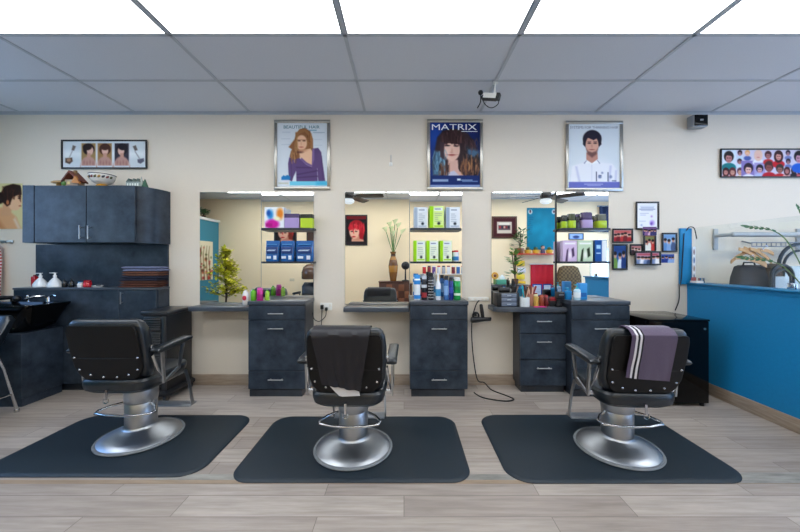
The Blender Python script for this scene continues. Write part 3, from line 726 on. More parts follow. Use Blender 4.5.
for i in range(7):
    for k in range(8):
        a = PI+(k+.5*(i % 2))*PI/8; z = .9225+.025+i*.028; R = .0286
        P = lambda da, dz: (x+R*math.cos(a+da), d+R*math.sin(a+da), z+dz)
        m.add([P(-.11, 0), P(0, -.009), P(.11, 0), P(0, .009)], [[0, 1, 2, 3]])
m.build('printed_pattern', PAINT, t)
t = thing('spray_bottle', 'slim white bottle with a pointed nozzle and blue label in the can row', 'bottle', (wx(438, d), d-.01, .9225), 'bottles and cans on the middle cabinet'); x = wx(438, d)
MB('e8ebee').lathe([(.025, 0), (.027, .004), (.027, .15), (.012, .195), (.008, .2)], x, d-.01, .9225, 20).build('bottle', GLOSSP, t); MB('f2f2f2').lathe([(.011, .197), (.011, .215), (.004, .27)], x, d-.01, .9225, 14).build('nozzle', PAINT, t)
MB('3a8fc4').lathe([(.0276, .04), (.0276, .11)], x, d-.01, .9225, 20, cap0=False, cap1=False).build('printed_label', PAINT, t)
# first station
d = 3.415; G1 = 'products on the shelves of the first station'
p = Pic(0, 0, 20, 22, 'dfe3ea', 30); p.ell(6, 8, 3, 5, '3d8fc8', 1.5).ell(4, 6, 2, 3, '2a63a8', 1).ell(8, 18, 7, 5, 'c32a9a', 1.5).ell(16, 7, 3.5, 6, 'd98a3a', 1.5).ell(13, 12, 3, 2, 'e8e2c0', 1).rect(1, 17, 8, 21, 'a81f86', a=.7)
carton('hair_colour_kit', 'white carton printed with magenta, blue and orange on the first upper shelf', wx(264.5, d), wx(284, d), S1, .215, d, .07, 'd4d8e0', p, G1)
carton('product_carton', 'lilac carton with a dark purple lid on the first upper shelf', wx(284.5, d), wx(299, d), S1, .145, d-.005, .07, 'a793c8', None, G1, lid='4a3a66')
carton('product_carton', 'lime carton with a black lid on the first upper shelf', wx(300.5, d), wx(312.5, d), S1, .14, d-.005, .07, 'b3cf2a', None, G1, lid='23251f')
for k, (a, b) in enumerate(((264.5, 278.5), (279.5, 293.5), (295, 313))):
    x0, x1 = wx(a, 3.415), wx(b, 3.415); h = .215; c = (x0+x1)/2; w = (x1-x0)/2-.002; d = 3.455
    x0, x1 = wx(a, 3.415), wx(b, 3.415)
    t = thing('lightener_pouch', ['dark blue foil pouch nearest the wide mirror on the first lower shelf', 'dark blue foil pouch between two others on the first lower shelf', 'dark blue foil pouch at the outer end of the first lower shelf'][k], 'pouch', (c, d, S2), 'blue pouches on the first lower shelf')
    MB('1b5a9c').loft(pad([(c, d, S2, w*.92, .04), (c, d, S2+.01, w, .042), (c, d, S2+h*.5, w, .034), (c, d, S2+h*.85, w, .012), (c, d, S2+h, w, .004)], 24, 3)).build('pouch', GLOSSP, t)
    q = MB('0e3a78'); yf = d-.0425
    q.box(c-w*.8, c+w*.8, yf-.001, yf+.02, S2+.085, S2+.15, .001); q.color('cfe0f0'); q.box(c-w*.65, c+w*.5, yf-.002, yf, S2+.108, S2+.114); q.box(c-w*.5, c+w*.65, yf-.002, yf, S2+.117, S2+.121); q.box(c-w*.7, c-w*.1, yf-.002, yf+.006, S2+.03, S2+.055); q.box(c+w*.3, c+w*.7, yf-.002, yf+.006, S2+.02, S2+.06)
    q.color('3f8fd0'); q.box(c-w*.7, c+w*.7, yf+.012, yf+.02, S2+.172, S2+.18); q.build('printed_label', PAINT, t)
d = 3.27
pump_bottle('hair_bottle', 'small green bottle beside the magenta one on the first cabinet', wx(253.5, d), d, .9225, .026, .115, '5fae22', '3aa534', 'bottles on the first cabinet', pump=False)
spray_can('magenta tin on the first cabinet between green bottles', wx(260, d), d, .029, .125, 'c81c8c', 'd850a8', (('9b1470', .1, .5),), .9225, 'bottles on the first cabinet')
pump_bottle('hair_bottle', 'small lime bottle behind the magenta tin on the first cabinet', wx(266, d), d+.03, .9225, .022, .105, '98c93c', '4aa52f', 'bottles on the first cabinet', pump=False)
t = thing('hair_bottle', 'white bottle with a red heart shape on the low counter edge', 'bottle', (wx(248, 3.44)-.01, 3.44, .8505), 'bottles on the first cabinet')
x = wx(247.5, 3.44)-.02; MB('e8e2e0').lathe([(.027, 0), (.03, .004), (.03, .12), (.02, .145), (.011, .15), (.011, .16)], x, 3.44, .8505, 20).build('bottle', GLOSSP, t)
MB('c5203f').ball((x, 3.413, .93), .022, 10, (1, .35, 1.2)).build('red_emblem', PAINT, t)
# third station
d = 3.415; G3 = 'products on the shelves of the third station'
def tub(label, a, b, h, col, lid, dd=0):
    x0, x1 = wx(a, d), wx(b, d); c = (x0+x1)/2; r = (x1-x0)/2; y = d+.045+dd; t = thing('product_tub', label, 'tub', (c, y, S1), G3); q = min(r*.95, .042)
    MB(col).loft(pad([(c, y, S1, r*.95, q*.95), (c, y, S1+.004, r, q), (c, y, S1+h*.52, r, q)], 28, 5)).build('tub', GLOSSP, t)
    MB(lid).loft(pad([(c, y, S1+h*.52, r*.9, q*.9), (c, y, S1+h*.9, r*.9, q*.9), (c, y, S1+h, r*.8, q*.8)], 28, 5)).build('lid', GLOSSP, t)
tub('lime tub with a black lid nearest the upright on the third upper shelf', 563.2, 568.8, .135, 'a9c928', '23271a'); tub('lime tub with a dark olive lid second on the third upper shelf', 569.5, 577, .15, 'b6d22c', '3d4222')
tub('small dark tub behind on the third upper shelf', 577.6, 582, .12, '2f3040', '202028', .01); tub('lilac tub with a dark purple lid on the third upper shelf', 582.6, 594, .165, 'b4a0cc', '43335e'); tub('lime tub with a grey lid at the outer end of the third upper shelf', 598, 608, .145, 'b2cc2c', '55584c')
def bag_pic(c, dk):
    p = Pic(0, 0, 18, 22, c, 30); p.poly([(3, 22), (5, 10), (7, 8), (6, 22)], dk, .6).poly([(11, 9), (14, 7), (15, 16), (12, 18)], dk, .6).rect(2, 2, 16, 4, 'f0f0f0', a=.6); p.ell(9, 15, 2, 4, 'f2ecec', 1, a=.6); return p
carton('product_carton', 'pale lilac carton with dark leaf shapes on the third lower shelf', wx(562.8, d), wx(577, d), S2, .215, d, .066, 'c9b3cf', bag_pic('cdb9d3', '5c4a68'), G3)
carton('product_carton', 'pale green carton with a black teardrop on the third lower shelf', wx(577.5, d), wx(593, d), S2, .215, d, .066, 'b9ccb0', bag_pic('bfd0b6', '33402f'), G3)
p = Pic(0, 0, 14, 22, '1f5f9c', 24); p.rect(8, 0, 14, 22, 'dfe6ea').rect(1.5, 5, 6.5, 9, 'a7cbe8').rect(1.5, 13, 6.5, 14, 'cfe0f0')
carton('product_carton', 'dark blue and white carton at the end of the third lower shelf', wx(595, d), wx(607, d), S2, .22, d, .066, '1f4f86', p, G3)
d = 3.36; ZB = .9225; G4 = 'bottles on the cabinet beside the fridge'
t = thing('clipper_case', 'black case at the counter edge of the cabinet beside the fridge', 'case', (wx(560, d), d, ZB)); MB().box(wx(556.5, d), wx(563.5, d), d-.03, d+.04, ZB, ZB+.075, .006).build('case', BLACKP, t); MB().box(wx(557.5, d), wx(562.5, d), d-.034, d-.029, ZB+.045, ZB+.052).build('latch', GREYM, t)
pump_bottle('pump_bottle', 'squat blue pump bottle beside the black case', wx(568, d), d, ZB, .036, .10, '1c7fc0', '2f9fc0', G4, shoulder=.82, neck=.3)
pump_bottle('pump_bottle', 'pale blue spray bottle with a turquoise head on the cabinet beside the fridge', wx(574.5, d), d-.05, ZB, .032, .13, 'b9d8e6', '2fb6c8', G4, band=('e6eef2', .2, .6))
t = thing('product_carton', 'tall blue carton nearest the fridge on the slate cabinet', 'box', (wx(581.5, d), d, ZB), G4)
MB('2f8fd4').box(wx(578, d), wx(585.5, d), d-.035, d+.03, ZB, ZB+.165, .004).build('carton', PAINT, t); MB('1560a8').box(wx(579, d), wx(584.5, d), d-.0366, d-.0352, ZB+.03, ZB+.07).build('printed_label', PAINT, t)
tpole(1.606, 'thin dark upright holding the third station shelves')
# crowded counter
ZC3 = .8505; G5 = 'tools on the crowded counter'
t = thing('drawer_organizer', 'small black organizer with three grey drawers on the crowded counter', 'organizer', (1.0, 3.38, ZC3))
MB().box(.93, 1.155, 3.335, 3.5, ZC3, ZC3+.140, .006).build('frame', BLACKP, t)
for k in range(3):
    q = MB('6f7a8c').box(.975, 1.125, 3.325, 3.3345, ZC3+.008+k*.043, ZC3+.047+k*.043, .004).build('drawer', GLOSSP, t); MB('b9c1cc').box(1.03, 1.07, 3.317, 3.3245, ZC3+.024+k*.043, ZC3+.031+k*.043, .002).build('handle', PAINT, q)
t = thing('hair_clipper', 'black clipper lying on the drawer organizer', 'clipper', (1.0, 3.42, ZC3+.14)); z = ZC3+.1405
MB().loft([[(x, 3.40+.024*math.cos(a), z+.024+.024*math.sin(a)) for a in [2*PI*k/14 for k in range(14)]] for x in (.965, .97, 1.06, 1.075)]).build('body', BLACKP, t); MB().box(1.075, 1.095, 3.385, 3.415, z+.008, z+.035).build('blade', ALU, t)
t = thing('tool_caddy', 'black caddy of combs standing on the drawer organizer', 'caddy', (1.12, 3.43, z)); MB().box(1.105, 1.15, 3.41, 3.47, z, z+.06, .004).build('cup', BLACKP, t)
m = MB()
for k, (dx, h) in enumerate(((.01, .12), (.022, .135), (.034, .11))): m.box(1.105+dx-.004, 1.105+dx+.004, 3.43, 3.445, z+.03, z+h, .001, 1)
m.build('combs', BLACKP, t)
def jar(label, px, d, r, h, col, cat='cup', nm='tool_cup'):
    x = wx(px, d); t = thing(nm, label, cat, (x, d, ZC3), G5); MB(col).lathe([(r*.9, 0), (r, .004), (r, h), (r*.92, h), (r*.9, h*.85), (.001, h*.84)], x, d, ZC3, 24).build('cup', GLOSSP, t); return t, x
t, x = jar('white tool cup beside the drawer organizer', 524.5, 3.36, .05, .095, 'dfe4e4')
for k, (a, b, c) in enumerate((('5a4028', .02, .2), ('2aa0b0', -.015, .21), ('c9a58a', .03, .18))): MB(a).cyl((x+b*.3, 3.36, ZC3+.082), (x+b*1.5, 3.365, ZC3+c), .007, .01, 8).build('brush', PAINT, t)
t, x = jar('pinkish cup of brushes behind the white cup', 531.5, 3.44, .035, .12, 'c98f7a')
for k in range(4): MB(['d9a58c', '7a4a30', 'e0b8a0', '8f2f2f'][k]).cyl((x+.01*(k-1.5), 3.44, ZC3+.102), (x+.03*(k-1.5), 3.44, ZC3+.19+.01*(k % 2)), .006, .012, 8).build('brush', PAINT, t)
spray_can('gold tin on the crowded counter', wx(536, 3.36), 3.36, .024, .125, 'c8a14a', 'e0d2a0', (), ZC3, G5); spray_can('copper red tin beside the gold tin', wx(541.5, 3.37), 3.37, .024, .115, '8a3a22', 'b5553a', (), ZC3, G5); spray_can('dark red tin next to the copper tin', wx(546, 3.385), 3.385, .022, .11, '6a1c20', 'a83236', (), ZC3, G5)
t = MB('e0328c').box(wx(534, 3.31), wx(546, 3.31), 3.288, 3.33, ZC3, ZC3+.008, .003).build('sectioning_comb', PAINT); tag(t, 'flat pink comb lying at the edge of the crowded counter', 'comb')
t = thing('hair_clip_tub', 'black tub holding red clips on the crowded counter', 'tub', (wx(554, 3.40), 3.4, ZC3), G5); x = wx(553, 3.40)
MB().box(x-.04, x+.035, 3.37, 3.44, ZC3, ZC3+.055, .006).build('tub', BLACKP, t)
for k in range(4): MB('a82430').box(x-.03+k*.016, x-.02+k*.016, 3.385, 3.42, ZC3+.045, ZC3+.085+.008*(k % 2), .003).build('clip', PAINT, t)
t = thing('trimmer', 'dark trimmer standing at the cabinet side of the crowded counter', 'trimmer', (wx(561, 3.36), 3.36, ZC3), G5); x = wx(559, 3.34)
MB().box(x-.03, x+.03, 3.32, 3.38, ZC3, ZC3+.03, .008).build('charging_base', BLACKP, t); MB().loft(pad([(x, 3.35, ZC3+.03, .018, .018), (x, 3.35, ZC3+.07, .02, .018)], 20, 3)).build('body', BLACKP, t)
# shampoo shelf
ZS = 1.0405; d = 3.42
G6 = 'bottles on the shampoo cupboard'
t = pump_bottle('pump_bottle', 'translucent white pump bottle before the red bottle on the shampoo cupboard', wx(40.5, d), d, ZS, .062, .125, 'dfe3e6', 'f0f0f0', G6, cone=True, neck=.2); pump_bottle('pump_bottle', 'translucent white pump bottle beside the small black ones', wx(55, d), d, ZS, .062, .128, 'dfe3e6', 'f0f0f0', G6, cone=True, neck=.2)
t = thing('hair_bottle', 'red bottle behind the first white pump bottle', 'bottle', (wx(35, 3.47), 3.47, ZS), G6); MB('b01a22').box(wx(32.5, 3.47), wx(37, 3.47), 3.45, 3.49, ZS, ZS+.11, .008).build('bottle', GLOSSP, t); MB('7c1016').cyl((wx(34.7, 3.47), 3.47, ZS+.11), (wx(34.7, 3.47), 3.47, ZS+.125), .012).build('cap', PAINT, t)
for k, px in enumerate((64.5, 71.5)): pump_bottle('pump_bottle', ['small black pump bottle next to the white ones', 'small black pump bottle next to the blue cap'][k], wx(px, d), d, ZS, .022, .075, '1a1a1e', '121214', G6)
pump_bottle('hair_bottle', 'small white bottle with a blue cap beside the red jar', wx(81, d), d, ZS, .03, .06, 'e2e6ea', '3f9ad8', G6, pump=False, shoulder=.6, neck=.7)
t = thing('red_jar', 'round red jar on the shampoo cupboard', 'jar', (wx(87.5, d), d, ZS), G6); x = wx(87.5, d); MB('c01c2c').lathe([(.028, 0), (.036, .01), (.036, .04), (.03, .05)], x, d, ZS, 20).build('jar', GLOSSP, t); MB('a01420').lathe([(.032, .05), (.032, .065), (.025, .072)], x, d, ZS, 20).build('lid', GLOSSP, t)
t = thing('soap_dish', 'small white dish with dark clips on the shampoo cupboard', 'dish', (wx(97, d), d, ZS), G6); x = wx(97.5, d); MB('e4e4e2').lathe([(.035, 0), (.05, .018), (.047, .018), (.033, .005)], x, d, ZS, 24).build('dish', GLOSSP, t); MB('232328').box(x-.01, x+.03, d-.01, d+.01, ZS+.008, ZS+.03, .004).build('clip', PAINT, t)
TWL = [('5b2f1c', 119, 163.5), ('5a3324', 120.5, 165), ('1b1f33', 120, 165.5), ('6a4130', 121.5, 165), ('6c7390', 123, 167)]
zz = ZS
for k, (c, a, b) in enumerate(TWL):
    d = 3.36; h = [.042, .024, .05, .046, .05][k]; x0, x1 = wx(a, d), wx(b-7, d); t = MB(c); n = 40
    for ly in range(2):
        hh = h/2; R = []; z0 = zz+ly*hh; ox = .012*math.sin(k*2.3+ly*1.9)
        for i in range(n+1):
            x = x0+(x1-x0)*i/n+ox; r = []; e = min(1, .45+.25*min(i, n-i))
            for q in range(20):
                an = 2*PI*q/20; cc, ss = math.cos(an), math.sin(an)
                wob = noise.noise((x*11, k*3.1+ly, cc))*.0035 if (ly == 1 and k == 4) or cc < 0 else 0
                r.append((x, 3.43+math.copysign(abs(cc)**.6, cc)*.078+(noise.noise((x*7, k+ly*.5, 1))*.008 if cc < 0 else 0), z0+hh*.5+math.copysign(abs(ss)**.6, ss)*hh*.49*e+(wob if ss > 0 and k == 4 and ly == 1 else wob*.3)))
            R.append(r)
        t.loft(R)
    o = t.build('folded_towel', CLOTHP)
    tag(o, ['brown folded towel at the bottom of the stack on the shampoo cupboard', 'thin dark brown folded towel second from the bottom of the stack', 'navy folded towel in the middle of the stack', 'brown folded towel second from the top of the stack', 'grey blue folded towel on top of the stack'][k], 'towel', 'folded towels on the shampoo cupboard'); zz += h+.0006
# ornaments on the wall cabinet
ZT = 2.041; d = 3.33
t = thing('cottage_ornament', 'little brown cottage ornament with a bridge on the wall cabinet', 'ornament', (wx(72, d), d, ZT)); x = wx(74, d)
MB('7a6a3c').box(x-.16, x+.12, d-.05, d+.05, ZT, ZT+.012, .005).build('base', PAINT, t)
MB('a08a72').box(x-.055, x+.075, d-.035, d+.035, ZT+.012, ZT+.075).build('walls', PAINT, t)
r = MB('6f3a2c'); r.prism([(x-.085, ZT+.06), (x-.005, ZT+.165), (x+.1, ZT+.06), (x+.092, ZT+.05), (x-.005, ZT+.145), (x-.077, ZT+.05)], 'y', d-.05, d+.05); r.build('roof', PAINT, t)
r = MB('b87a3a'); r.prism([(x+.03, ZT+.04), (x+.065, ZT+.11), (x+.11, ZT+.03)], 'y', d-.06, d-.035); r.build('gable', PAINT, t)
MB('8a6f4a').box(x+.0, x+.02, d-.005, d+.015, ZT+.11, ZT+.175).build('chimney', PAINT, t); MB('d8c47a').box(x-.03, x-.005, d-.0375, d-.034, ZT+.03, ZT+.055).build('window', PAINT, t)
b = MB('b08a4c'); b.prism([(x-.2, ZT+.045), (x-.08, ZT+.055), (x-.08, ZT+.07), (x-.17, ZT+.066), (x-.205, ZT+.055)], 'y', d-.03, d+.03); b.box(x-.155, x-.145, d-.025, d+.025, ZT+.01, ZT+.05); b.box(x-.1, x-.09, d-.025, d+.025, ZT+.01, ZT+.055); b.box(x-.1, x-.085, d-.01, d+.01, ZT+.065, ZT+.1); b.build('bridge', PAINT, t)
MB('4f7a3a').ball((x-.065, d-.03, ZT+.035), .025, 8).build('shrub', PAINT, t)
t = thing('punch_bowl', 'white painted bowl on a gold foot on the wall cabinet', 'bowl', (wx(102.5, d), d, ZT)); x = wx(102.5, d)
MB('b9882e').lathe([(.055, 0), (.06, .008), (.045, .025), (.04, .035)], x, d, ZT, 32).build('foot', GLOSSP, t)
bw = MB('e6e2da').lathe([(.04, .03), (.08, .055), (.1, .09), (.107, .128), (.103, .128), (.095, .09), (.075, .06), (.001, .04)], x, d, ZT, 40).build('bowl', GLOSSP, t)
m = MB()
for k in range(10):
    a = PI+PI*(k+.5)/10; R = .1; zc = ZT+.096; m.color(['7a3a3a', '5a5a3a', 'b08a4a', '3a3a44'][k % 4])
    for dz, da, s in ((0, 0, .011), (.008, .07, .007), (-.006, -.06, .007)): m.ball((x+R*math.cos(a+da), d+R*math.sin(a+da), zc+dz), s, 8, (1, 1, 1))
m.build('painted_flowers', PAINT, bw); MB('55505a').lathe([(.1065, .122), (.1095, .129), (.1035, .1295)], x, d, ZT, 40, cap0=False, cap1=False).build('rim', PAINT, bw)
t = thing('house_ornament', 'small grey row house ornament with a green tree on the wall cabinet', 'ornament', (wx(138, d), d, ZT)); x = wx(136, d)
MB('8f9a94').box(x-.075, x+.06, d-.03, d+.03, ZT, ZT+.055).build('walls', PAINT, t)
r = MB('4c5a52')
for q in (-.05, 0, .04): r.prism([(x+q-.026, ZT+.055), (x+q, ZT+.088), (x+q+.026, ZT+.055)], 'y', d-.032, d+.032)
r.build('roof', PAINT, t); w = MB('dfe3dc')
for q in range(5): w.box(x-.065+q*.025, x-.052+q*.025, d-.0315, d-.0295, ZT+.015, ZT+.04)
w.build('windows', PAINT, t); MB('2f5a44').lathe([(.022, 0), (.03, .01), (.012, .06), (.002, .09)], x+.09, d, ZT, 12).build('tree', PAINT, t); MB('a9b0aa').lathe([(.012, 0), (.01, .075), (.002, .11)], x+.062, d-.01, ZT, 10).build('tower', PAINT, t)
# outlets, plugs, dryer, cables
YW = WY-.0005
t = thing('power_outlet', 'white outlet plate with black plugs between the first two stations', 'outlet', (wx(326, WY), YW, wz(306, WY)))
x, z = wx(326, WY), wz(306.5, WY); MB().box(x-.06, x+.065, WY-.008, YW, z-.04, z+.04, .003).build('plate', WHITEP, t); m = MB()
for q in (-.028, .045): m.box(x+q-.012, x+q+.012, WY-.0095, WY-.008, z+.0, z+.03, .001)
m.build('sockets', CERAM, t)
t = thing('plug_cable', 'black plugs and looping cable hanging from the outlet by the first cabinet', 'cable', (x, WY-.03, z))
m = MB(); m.box(x-.05, x-.02, WY-.045, WY-.01, z-.025, z+.02, .006); m.box(x-.002, x+.022, WY-.042, WY-.01, z-.04, z-.005, .006); m.build('plugs', BLACKP, t)
def sm(pts, k=6):
    P = [Vector(p) for p in pts]; o = []
    for i in range(len(P)-1):
        a = P[max(0, i-1)]; b = P[i]; c = P[i+1]; dd = P[min(len(P)-1, i+2)]
        for j in range(k):
            u = j/k; o.append(.5*((2*b)+(c-a)*u+(2*a-5*b+4*c-dd)*u*u+(3*b-a-3*c+dd)*u**3))
    o.append(P[-1]); return o
m = MB(); m.tube(sm([(x+.01, WY-.03, z-.03), (x, WY-.03, z-.1), (x-.06, WY-.04, z-.15), (x-.11, WY-.06, z-.12), (x-.118, WY-.09, z-.05)]), .004, 6); m.tube(sm([(x-.035, WY-.03, z-.02), (x-.04, WY-.03, z-.15), (x-.045, WY-.03, z-.32)]), .004, 6); m.build('cord', CORD, t)
x, z = wx(479, WY), wz(299, WY)
t = thing('power_strip', 'white outlet strip on the wall above the hair dryer', 'outlet', (x, YW, z)); MB().box(x-.115, x+.1, WY-.012, YW, z-.022, z+.022, .003).build('plate', WHITEP, t); m = MB()
for q in (-.085, -.045, .035, .075): m.box(x+q-.011, x+q+.011, WY-.0135, WY-.012, z-.012, z+.012, .001)
m.build('sockets', CERAM, t)
t = thing('hair_dryer', 'black hair dryer in a wall holder under the outlet strip', 'hair dryer', (x, WY-.09, z-.2)); zz = wz(320.5, 3.44)
x = wx(481, 3.44)
b = MB(); b.loft([[(xx, 3.44+r*math.cos(a), zz+.004*(i)+r*math.sin(a)) for a in [2*PI*k/18 for k in range(18)]] for i, (xx, r) in enumerate(((x-.105, .018), (x-.1, .03), (x-.04, .03), (x+.03, .022), (x+.1, .018), (x+.105, .012)))]); b.build('barrel', BLACKP, t)
b = MB(); b.loft([[(x+.02-.02*q+r*math.cos(a), 3.44+r*.8*math.sin(a), zz+.02+q*.15) for a in [2*PI*k/14 for k in range(14)]] for q, r in ((0, .018), (.5, .02), (.95, .017), (1, .01))]); b.build('handle', BLACKP, t)
b = MB(); b.tube([(x-.05+.03*math.cos(a), 3.455, zz+.05+.03*math.sin(a)) for a in [2*PI*k/20 for k in range(20)]], .01, 8, True); b.box(x-.06, x-.04, 3.455, YW, zz+.04, zz+.07, .003); b.build('wall_holder', BLACKP, t)
t = MB().tube(sm([(x-.005, 3.50, zz+.2), (x-.045, 3.48, zz+.15), (x-.09, 3.46, zz-.02), (x-.085, 3.45, zz-.3), (x-.04, 3.44, zz-.6), (x+.03, 3.42, .06), (x+.09, 3.36, .010), (x+.2, 3.22, .0065), (x+.24, 3.14, .0065), (x+.16, 3.10, .0065), (x+.02, 3.14, .0065), (x-.06, 3.20, .0065), (x-.1, 3.3, .0065)], 8), .006, 7).build('trailing_cable', CORD)
tag(t, 'black cord trailing from the hair dryer down to the floor', 'cord')
t = thing('wall_hook', 'tiny white hook on the wall between the first two posters', 'hook', (wx(391, WY), YW, wz(164, WY))); x, z = wx(391, WY), wz(164.5, WY)
MB().box(x-.02, x+.016, WY-.008, YW, z-.018, z+.022, .005).build('plate', WHITEP, t); MB().tube([(x, WY-.008, z), (x, WY-.03, z-.01), (x, WY-.034, z+.01)], .005).build('peg', WHITEP, t); MB().cyl((x, WY-.004, z+.022), (x, WY-.004, z+.1), .0035, n=8).build('wire', GREYM, t)
# ================================================================== pictures on the mirror wall
def picture(name, label, px0, py0, px1, py1, fw, fm, pic, cat='picture', group=None, dep=.022, d=WY, y=None, glassy=True, back=None):
    y = YW if y is None else y
    x0, x1, z0, z1 = wx(px0, d), wx(px1, d), wz(py1, d), wz(py0, d); yf = y-dep
    t = thing(name, label, cat, ((x0+x1)/2, y, z0), group)
    MB().box(x0+fw*.5, x1-fw*.5, y-dep*.5, y, z0+fw*.5, z1-fw*.5).build('backing_board', back or DARKFR, t)
    f = MB(); iy = y-dep*.5+.0005
    for a, b, c, e in ((x0, x1, z0, z0+fw), (x0, x1, z1-fw, z1), (x0, x0+fw, z0+fw, z1-fw), (x1-fw, x1, z0+fw, z1-fw)): f.box(a, b, yf, iy-.001, c, e, min(.004, fw*.25), 2)
    f.build('frame', fm, t)
    pic.build('print', x0+fw, x1-fw, z0+fw, z1-fw, y-dep*.5-.001, t)
    return t, (x0+fw, x1-fw, z0+fw, z1-fw, y-dep*.5-.0018)
# first poster
p = Pic(52, 50, 385, 487, 'cdd5de', 96)
p.poly([(235, 83), (200, 92), (180, 120), (168, 160), (128, 215), (150, 230), (135, 280), (160, 322), (190, 300), (240, 250), (292, 250), (290, 160), (272, 105)], '8f6a4c', 4)
p.poly([(196, 240), (275, 225), (295, 262), (283, 355), (250, 330), (205, 296)], 'dfb79d', 4)
p.ell(214, 185, 37, 52, 'ddb59c', 4)
p.poly([(132, 285), (165, 300), (200, 290), (245, 335), (282, 352), (287, 225), (325, 220), (345, 250), (372, 450), (325, 452), (318, 360), (322, 452), (180, 452), (178, 380), (160, 420), (150, 452), (130, 440), (124, 330)], '6c5880', 3)
for a, b in (((180, 400), (320, 372)), ((180, 420), (322, 410)), ((175, 350), (280, 352)), ((140, 300), (150, 430)), ((345, 270), (355, 430))): p.poly([a, b, (b[0]+4, b[1]+9), (a[0]+4, a[1]+9)], '57456a', 4, .7)
p.poly([(285, 230), (300, 226), (300, 300), (284, 350)], '8470982'[:6], 3, .8)
p.poly([(205, 300), (245, 335), (282, 352), (284, 338), (250, 320), (215, 288)], '806b92', 3)
p.strands(172, 110, 184, 240, ['b5906a', '7a573c', 'c9a981'], 16, 5, 6, 3, .7); p.strands(248, 112, 278, 215, ['9f7a58', '6f4d35', 'b5906a'], 22, 5, 6, 4, .7); p.strands(142, 225, 172, 315, ['b08a66', '7d5a40', 'c6a680'], 16, 5, 8, 5, .7)
p.poly([(178, 160), (200, 125), (235, 110), (262, 140), (268, 120), (240, 90), (205, 95), (180, 120)], '9c7757', 3)
p.ell(198, 172, 8, 3.5, '4a342c').ell(231, 172, 8, 3.5, '4a342c').ell(198, 165, 11, 2, '7a5a46', a=.7).ell(231, 165, 11, 2, '7a5a46', a=.7).ell(212, 192, 5, 12, 'cb9f87', 3, a=.6).ell(212, 215, 12, 4, 'b0685e').ell(222, 238, 28, 9, 'b98d76', 5, a=.7).ell(205, 250, 22, 8, '5a3a34', 4, a=.6)
p.poly([(80, 420), (95, 408), (105, 414), (120, 406), (140, 418), (138, 440), (80, 440)], '2f7fb0', 3)
p.rect(135, 450, 385, 478, '7cc3dc').rect(310, 450, 385, 478, '4fa8cc', 10, .7).rect(60, 457, 128, 470, 'b8bcae', a=.6)
for y in (110, 155, 195): p.rect(95-(y % 20), y, 140, y+6, 'a9b4c2', a=.5); p.rect(300, y+5, 352, y+10, 'a9b4c2', a=.5)
p.rect(262, 96, 315, 104, '6f98a8', a=.7).rect(290, 112, 368, 118, '8ea0ae', a=.7)
t, (x0, x1, z0, z1, y) = picture('hair_poster', 'silver framed poster of a long-haired woman in a purple top', 274.6, 120.5, 330.5, 190, .032, SILVER, p, 'poster', 'silver framed salon posters')
W_ = x1-x0; H_ = z1-z0
INK = mat('teal_ink', '2c7484', .5, var=0); INKW = mat('white_ink', 'eef1f4', .5, var=0); INKG = mat('slate_blue_ink', '4f5c78', .5, var=0)
text('BEAUTIFUL HAIR', x0+W_*.13, y, z1-H_*.088, W_*.72, H_*.05, INK, t, bold=.008)
# second poster
p = Pic(62, 52, 400, 482, '1f3f7c', 100)
p.ell(90, 130, 60, 90, '2a58a0', 40).ell(390, 160, 60, 120, '16306a', 40)
p.poly([(150, 105), (110, 150), (95, 230), (75, 330), (85, 405), (385, 405), (392, 330), (395, 260), (365, 190), (320, 125), (270, 100), (200, 95)], '46363c', 7)
p.poly([(90, 240), (150, 250), (165, 330), (120, 405), (82, 400), (78, 320)], '5e7f96', 9, .9)
p.poly([(300, 200), (395, 240), (400, 290), (320, 280)], '56728a', 10, .8)
p.poly([(185, 300), (250, 300), (255, 360), (290, 406), (165, 406), (180, 360)], 'c9a79e', 5)
p.poly([(180, 385), (225, 372), (262, 406), (170, 406)], 'b8b9cc', 4)
p.ell(210, 225, 56, 84, 'd6b3a6', 4); p.ell(180, 250, 22, 40, 'e3c6ba', 12, a=.5)
p.ell(385, 350, 16, 30, 'd8b4a2', 6)
p.strands(90, 230, 160, 400, ['7fa3b8', '4a6478', '8fb0c0', '3f4a58'], 34, 6, 16, 11, .65); p.strands(260, 260, 390, 405, ['6e5244', '8c6a52', '2c2226', 'a5805f', '3a2c2c'], 60, 7, 20, 12, .75); p.strands(120, 300, 190, 405, ['6e5244', '8c6a52', '2c2226'], 20, 6, 14, 13, .7); p.strands(280, 150, 380, 250, ['5a4448', '35292e', '74595a'], 30, 6, 18, 14, .65)
p.poly([(145, 110), (135, 180), (155, 195), (190, 190), (265, 198), (285, 210), (300, 150), (265, 100), (200, 95)], '4a3538', 4)
p.strands(140, 100, 285, 195, ['62454a', '372629', '7a5a58', '52393c'], 46, 7, 5, 15, .7)
p.poly([(262, 190), (290, 190), (285, 300), (262, 330), (255, 300), (266, 250)], '45343a', 5); p.poly([(130, 180), (160, 188), (156, 250), (160, 300), (130, 280)], '52424c', 5)
p.ell(180, 205, 15, 5, '322a34').ell(240, 208, 15, 5, '322a34').ell(210, 238, 8, 14, 'c49a8e', 4, a=.6).ell(206, 250, 10, 4, 'b58a80', a=.6).ell(209, 268, 20, 6.5, 'b0706e').ell(209, 266, 18, 1.5, '8a4a4e')
p.rect(62, 405, 400, 466, '1b3a72', 3).rect(78, 428, 186, 446, '8fa0bc', a=.75).rect(245, 424, 270, 438, 'c9d2e2', a=.8).rect(272, 432, 350, 438, 'b3bfd4', a=.8).rect(280, 440, 385, 446, 'b3bfd4', a=.7).rect(62, 466, 400, 482, '8e9cc0', 2, .8)
